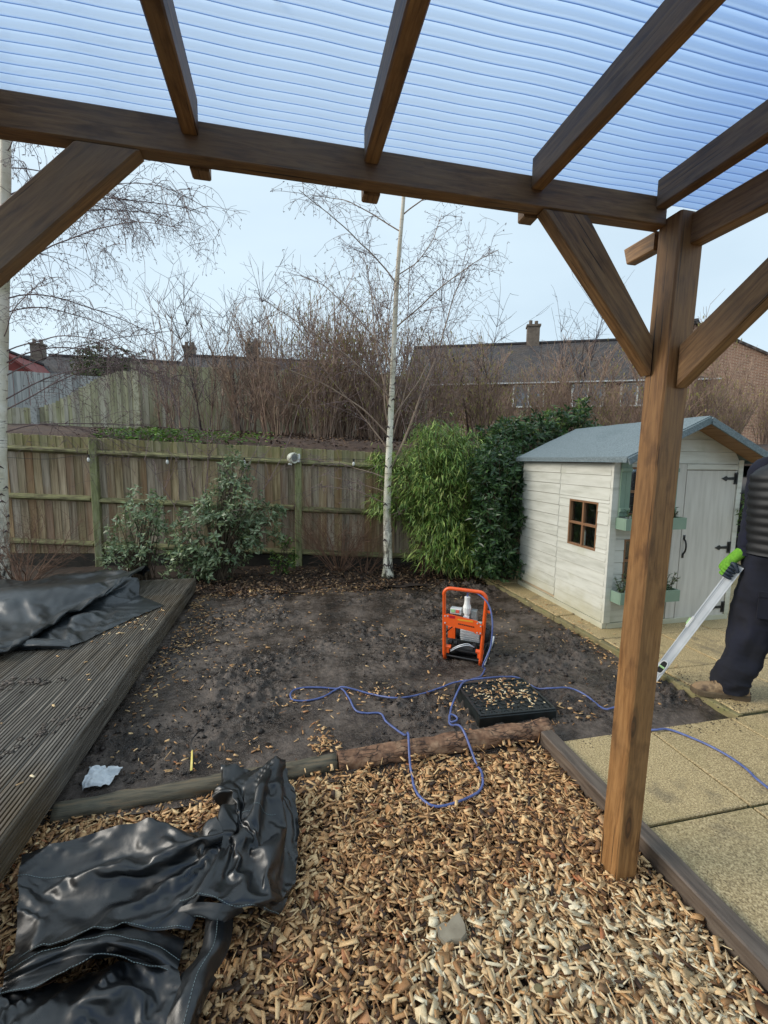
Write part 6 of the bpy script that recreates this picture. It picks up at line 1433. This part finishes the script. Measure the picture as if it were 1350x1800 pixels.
mb, st = MB(), MB(); fin_a = draped(mb, 'fa'); stitches(st, fin_a[-2]); stitches(st, [r[4] for r in fin_a[:0]] or fin_a[int(len(fin_a) * .3)][:30])
b_ = tarp_sheet(mb, TB, seed=4, amp=.014, floor=fl); stitches(st, b_[-2]); stitches(st, b_[int(len(b_) * .25)])
c_ = draped(mb, 'fc'); d_ = tarp_sheet(mb, TD, seed=12, amp=.010, floor=fl); stitches(st, [r[len(r) // 2] for r in d_])
e_ = draped(mb, 'fe'); stitches(st, e_[-2]); e2 = tarp_sheet(mb, TF, seed=20, amp=.006); stitches(st, e2[int(len(e2) * .6)])
stitches(st, e_[int(len(e_) * .42)][36:86])
obj('membrane', mb, M['tarp'], tp, True); obj('stitching', st, M['stitch'], tp, kind='stuff')
td = thing('tarpaulin', 'black plastic membrane heaped on the wet timber decking', 'tarpaulin', (-1.8, 4.3, .15), group='black membrane heaps'); mb = MB()
fd = lambda x, y: DECK_Z + .004
draped(mb, 'deck'); tarp_sheet(mb, DI, seed=40, amp=.01, freq=4, floor=fd)
obj('membrane', mb, M['tarp_sheen_dust'], td, True)

# ================================================================== WOOD CHIPS
def fresh_at(x, y):
    d = ((x - .90) / .50) ** 2 + ((y - .98) / .34) ** 2 + .9 * fbm(x * 3.2, y * 3.2, 5, 3); return 1 / (1 + math.exp((d - 1.0) * 3.2))
def chipset(n, fpos, L0, L1, fr=None, lift=.025, tilt=.35, wr=(.18, .42)):
    P, F = [], []
    for i in range(n):
        x, y = fpos(); z = surf(x, y) - (.030 if (y < 2.09 and x < 1.46) else 0); P.append((x, y, z + rl.uniform(.003, lift))); F.append(fr(x, y) if fr else 0)
    n = len(P); Ln = rng.uniform(L0, L1, n) * rng.choice([1, 1, 1, 1.5], n); kind_ = rng.random(n); Ln = np.where(kind_ < .16, Ln * 1.45, np.where(kind_ > .86, Ln * .8, Ln)); Wd = np.clip(Ln * rng.uniform(wr[0], wr[1], n), .005, .019); Wd = np.where(kind_ < .16, rng.uniform(.0035, .007, n), np.where(kind_ > .86, Ln * rng.uniform(.55, .85, n), Wd)); Th = rng.uniform(.0015, .0042, n)
    return np.array(P), Ln, Wd, Th, np.array(F, float), tilt
def fchip():
    while True:
        x, y = rl.uniform(-1.10, 1.395), rl.uniform(.62, 2.10)
        if y > 2.06 and rl.random() < .4: continue
        return x, y
a = chipset(34000, fchip, .018, .052, lambda x, y: 1.0 if rl.random() < fresh_at(x, y) * .88 else 0.0, .034, .26, (.18, .48))
tag(link('bark_chips', chips_mesh('bark_chips', *a[:5], tilt=a[5])), 'tan wood chips spread under the pergola with a pale fresh patch', 'wood chips', kind='stuff')
cl = [(.17, 2.43, .05, .09, 60), (.2, 2.32, .05, .04, 30), (-.84, 4.3, .12, .35, 170), (-.97, 5.0, .07, .2, 90), (-.93, 3.5, .08, .4, 150), (.15, 5.28, 1.2, .10, 520), (.59, 2.83, .14, .07, 60), (1.3, 2.24, .22, .05, 70), (-.5, 3.3, .25, .5, 110), (-.45, 2.35, .2, .06, 50),
      (2.55, 3.0, .08, .3, 70), (1.75, 2.3, .12, .12, 45), (1.05, 2.62, .08, .2, 50), (.7, 3.8, 1.0, .8, 230), (1.9, 3.2, .4, .6, 60), (2.62, 3.6, .05, .5, 60), (.1, 2.85, .15, .06, 25), (-.3, 4.6, .3, .3, 60), (2.1, 2.2, .2, .06, 20)]
wts = np.array([c[4] for c in cl], float)
def fmud():
    while True:
        c = cl[int(np.searchsorted(np.cumsum(wts) / wts.sum(), rl.random()))]; x, y = rl.gauss(c[0], c[2]), rl.gauss(c[1], c[3])
        if -1.01 < x < 2.68 and 2.22 < y < 5.6 and not (1.09 < x < 1.65 and 2.26 < y < 2.72): return x, y
a = chipset(int(wts.sum() * 1.1), fmud, .012, .034, None, .008, .2)
tag(link('scattered_chips', chips_mesh('scattered_chips', *a[:5], tilt=a[5])), 'stray wood chips scattered over the wet mud', 'wood chips', kind='stuff')
P = []; 
for i in range(150): P.append((rl.gauss(1.37, .12), rl.gauss(2.5, .09), .046))
for i in range(40): P.append((rl.uniform(1.14, 1.58), rl.uniform(2.3, 2.66), .046))
P = [p for p in P if 1.13 < p[0] < 1.60 and 2.31 < p[1] < 2.67]
n = len(P); tag(link('base_chips', chips_mesh('base_chips', np.array(P), rng.uniform(.012, .034, n), rng.uniform(.005, .012, n), rng.uniform(.002, .004, n), (rng.random(n) < .3) * 1.0, .12)), 'wood chips lying on the black plastic base', 'wood chips', kind='stuff')
P = []
for i in range(120): P.append((rl.gauss(-1.36, .13), rl.gauss(4.02, .22), DECK_Z + .006))
for i in range(45): P.append((rl.uniform(-2.4, -1.06), rl.uniform(1.7, 4.8), DECK_Z + .006))
P = [p for p in P if -2.9 < p[0] < -1.05]; n = len(P)
tag(link('deck_chips', chips_mesh('deck_chips', np.array(P), rng.uniform(.014, .036, n), rng.uniform(.006, .014, n), rng.uniform(.002, .004, n), (rng.random(n) < .5) * 1.0, .1)), 'pale wood chips scattered on the decking beside the tarpaulin', 'wood chips', kind='stuff')
P = []
for i in range(70): P.append((rl.uniform(2.60, 2.86), rl.uniform(2.6, 4.4), .006))
P = [(x - .0536 * (y - 2.05) + .1, y, z) for x, y, z in P]; n = len(P)
tag(link('kerb_chips', chips_mesh('kerb_chips', np.array(P), rng.uniform(.012, .030, n), rng.uniform(.005, .012, n), rng.uniform(.002, .004, n), (rng.random(n) < .3) * 1.0, .1)), 'wood chips lying along the edging beside the playhouse wall', 'wood chips', kind='stuff')

# ================================================================== SMALL LOOSE THINGS
def lump(c, r, seed, mat, name, label, cat, n=16):
    mb = MB().ball((0, 0, 0), 1, n, 10); mb.v = [tuple(V(c) + V((p[0] * r[0], p[1] * r[1], p[2] * r[2])) * (1 + .28 * fbm(p[0] * 1.4 + seed, p[1] * 1.4, p[2] * 1.4, 4))) for p in mb.v]
    return tag(obj(name, mb, M[mat], smooth=True), label, cat)
# flat broken slab lying in the chips
pl = [(-.052, -.012), (-.045, .022), (-.022, .030), (-.008, .024), (.020, .040), (.045, .046), (.050, .005), (.042, -.026), (.018, -.040), (-.012, -.030), (-.034, -.034)]
mb = MB(); ctr = V((.53, 1.24, fl(.53, 1.24) + .022)); lo = [ctr + V((x * 1.05, y * 1.05, -.012)) for x, y in pl]; mid = [ctr + V((x, y, .002)) for x, y in pl]; hi = [ctr + V((x * .93, y * .93, .006 + .1 * x)) for x, y in pl]
mb.loft([lo, mid, hi]); tag(obj('stone', mb, M['stone']), 'flat grey broken stone lying on the pale wood chips', 'stone')
lump((.02, .98, fl(.02, .98) + .012), (.03, .022, .016), 3, 'stone', 'stone', 'small rounded dark stone low in the chips near the membrane', 'stone')
for x, y, s, lab in ((.72, 1.02, .016, 'small greenish pebble left of the post in the pale chips'), (.86, .93, .013, 'tiny round pebble at the bottom of the pale chips')): lump((x, y, fl(x, y) + .016), (s, s * .8, s * .6), x * 9, 'kerb', 'pebble', lab, 'pebble', 10)
# white torn rag beside the deck
rg = MB(); rows_ = [[(-1.005, 2.215, 0), (-.96, 2.21, .01), (-.915, 2.213, .012), (-.885, 2.222, .0)], [(-1.01, 2.255, .02), (-.965, 2.26, .03), (-.92, 2.262, .018), (-.868, 2.27, .012)], [(-1.0, 2.30, .035), (-.955, 2.31, .022), (-.915, 2.315, .03), (-.86, 2.305, .012)], [(-1.012, 2.335, .02), (-.985, 2.325, .04), (-.93, 2.335, .012), (-.855, 2.318, .02)]]
tarp_sheet(rg, [[V(p) + V((.03, .0, -.035)) for p in r] for r in rows_], 8, 8, .022, 3, 20); tag(obj('rag', rg, M['rag'], smooth=True), 'torn white rag on the mud against the deck edge', 'rag')
# twisted strip of binding, half yellow
sp_ = [V((-.483, 2.225, -.02)), V((-.49, 2.28, .0)), V((-.502, 2.351, .005)), V((-.515, 2.39, .02)), V((-.51, 2.43, .025)), V((-.49, 2.50, .02)), V((-.475, 2.55, -.01))]
def ribbon(pts, wd, tw0, tw1):
    P_ = spline(pts, 6); r0 = []
    for i, p in enumerate(P_):
        d = (P_[min(i + 1, len(P_) - 1)] - P_[max(i - 1, 0)]).normalized(); s = d.cross(V((0, 0, 1))).normalized(); n_ = s.cross(d); a = tw0 + (tw1 - tw0) * i / (len(P_) - 1); u = s * math.cos(a) + n_ * math.sin(a); nn = d.cross(u) * .0012
        r0.append([p - u * wd / 2 - nn, p + u * wd / 2 - nn, p + u * wd / 2 + nn, p - u * wd / 2 + nn])
    return MB().loft(r0)
M['strip_yellow'] = pmat('strip_yellow', [lin(196, 178, 74), lin(220, 204, 120)], 30, rough=.5, bump=0)
bt = thing('binding_strip', 'twisted black and yellow plastic strip standing in the mud', 'plastic strip', (-.49, 2.3, -.03)); obj('yellow_end', ribbon(sp_[:3], .011, .2, .9), M['strip_yellow'], bt); obj('black_end', ribbon(sp_[2:], .013, .9, 1.6), M['cable_black'], bt)
# clod of mud dropped on the deck and a soft toy sized clump
mb = MB(); rr = random.Random(4)
for i in range(60):
    x, y = rr.gauss(-1.62, .10), rr.gauss(3.02, .03); s = rr.uniform(.004, .014); mb.ball((x, y, DECK_Z + s * .4), (s * 1.6, s, s * .7), 6, 4)
for i in range(90):
    t = rr.random(); x, y = -1.50 + .42 * t + rr.gauss(0, .03), 1.95 + .75 * t + rr.gauss(0, .03); s = rr.uniform(.003, .010); mb.ball((x, y, DECK_Z + s * .3), (s * 1.6, s * 1.3, s * .6), 6, 4)
tag(obj('mud_smears', mb, M['mud'], smooth=True), 'dark mud crumbs trodden onto the decking boards', 'mud', kind='stuff')

# crumbs and clods of wet mud lying in patches on the trodden ground
P, Rr = [], []
def clod_mask(x, y): return mnoise.noise(V((x * 1.6, y * 1.9, 21))) * 2.2 + .45
while len(P) < 5500:
    x, y = rl.uniform(-1.0, 2.66), 2.24 + 3.05 * rl.random() ** 1.2
    if rl.random() > clod_mask(x, y) * (1.2 if mnoise.noise(V((x * 5, y * 5, 2))) > 0 else .35) or (1.08 < x < 1.66 and 2.24 < y < 2.74): continue
    r = min(.026, .0035 * math.exp(abs(rl.gauss(0, .62)))); P.append((x, y, mudz(x, y) + r * .25)); Rr.append(r)
for i in range(260):
    x, y = rl.gauss(2.80, .07), rl.uniform(2.05, 2.6); r = rl.uniform(.002, .006); P.append((x, y, .001 + r * .3)); Rr.append(r)
for i in range(120):
    x, y = rl.uniform(1.5, 2.7), 2.02 - abs(rl.gauss(0, .05)); r = rl.uniform(.002, .005); P.append((x, y, .001 + r * .3)); Rr.append(r)
P = np.array(P); Rr = np.array(Rr); n = len(P); base = np.array([(1, 0, 0), (.3, .95, 0), (-.8, .6, 0), (-.8, -.6, 0), (.3, -.95, 0), (0, 0, .8), (0, 0, -.6)])
vs = P[:, None, :] + base[None] * Rr[:, None, None] * rng.uniform(.6, 1.4, (n, 7, 1)) * rng.uniform(.7, 1.3, (n, 1, 3)); o = (np.arange(n) * 7)[:, None]
tri = np.concatenate([o + np.array(f) for i in range(5) for f in ([i, (i + 1) % 5, 5], [(i + 1) % 5, i, 6])], 0)
tag(link('mud_clods', np_mesh('mud_clods', vs.reshape(-1, 3), tri, M['mud_clod'])), 'dark crumbs and clods of wet mud in patches on the ground', 'mud', kind='stuff')
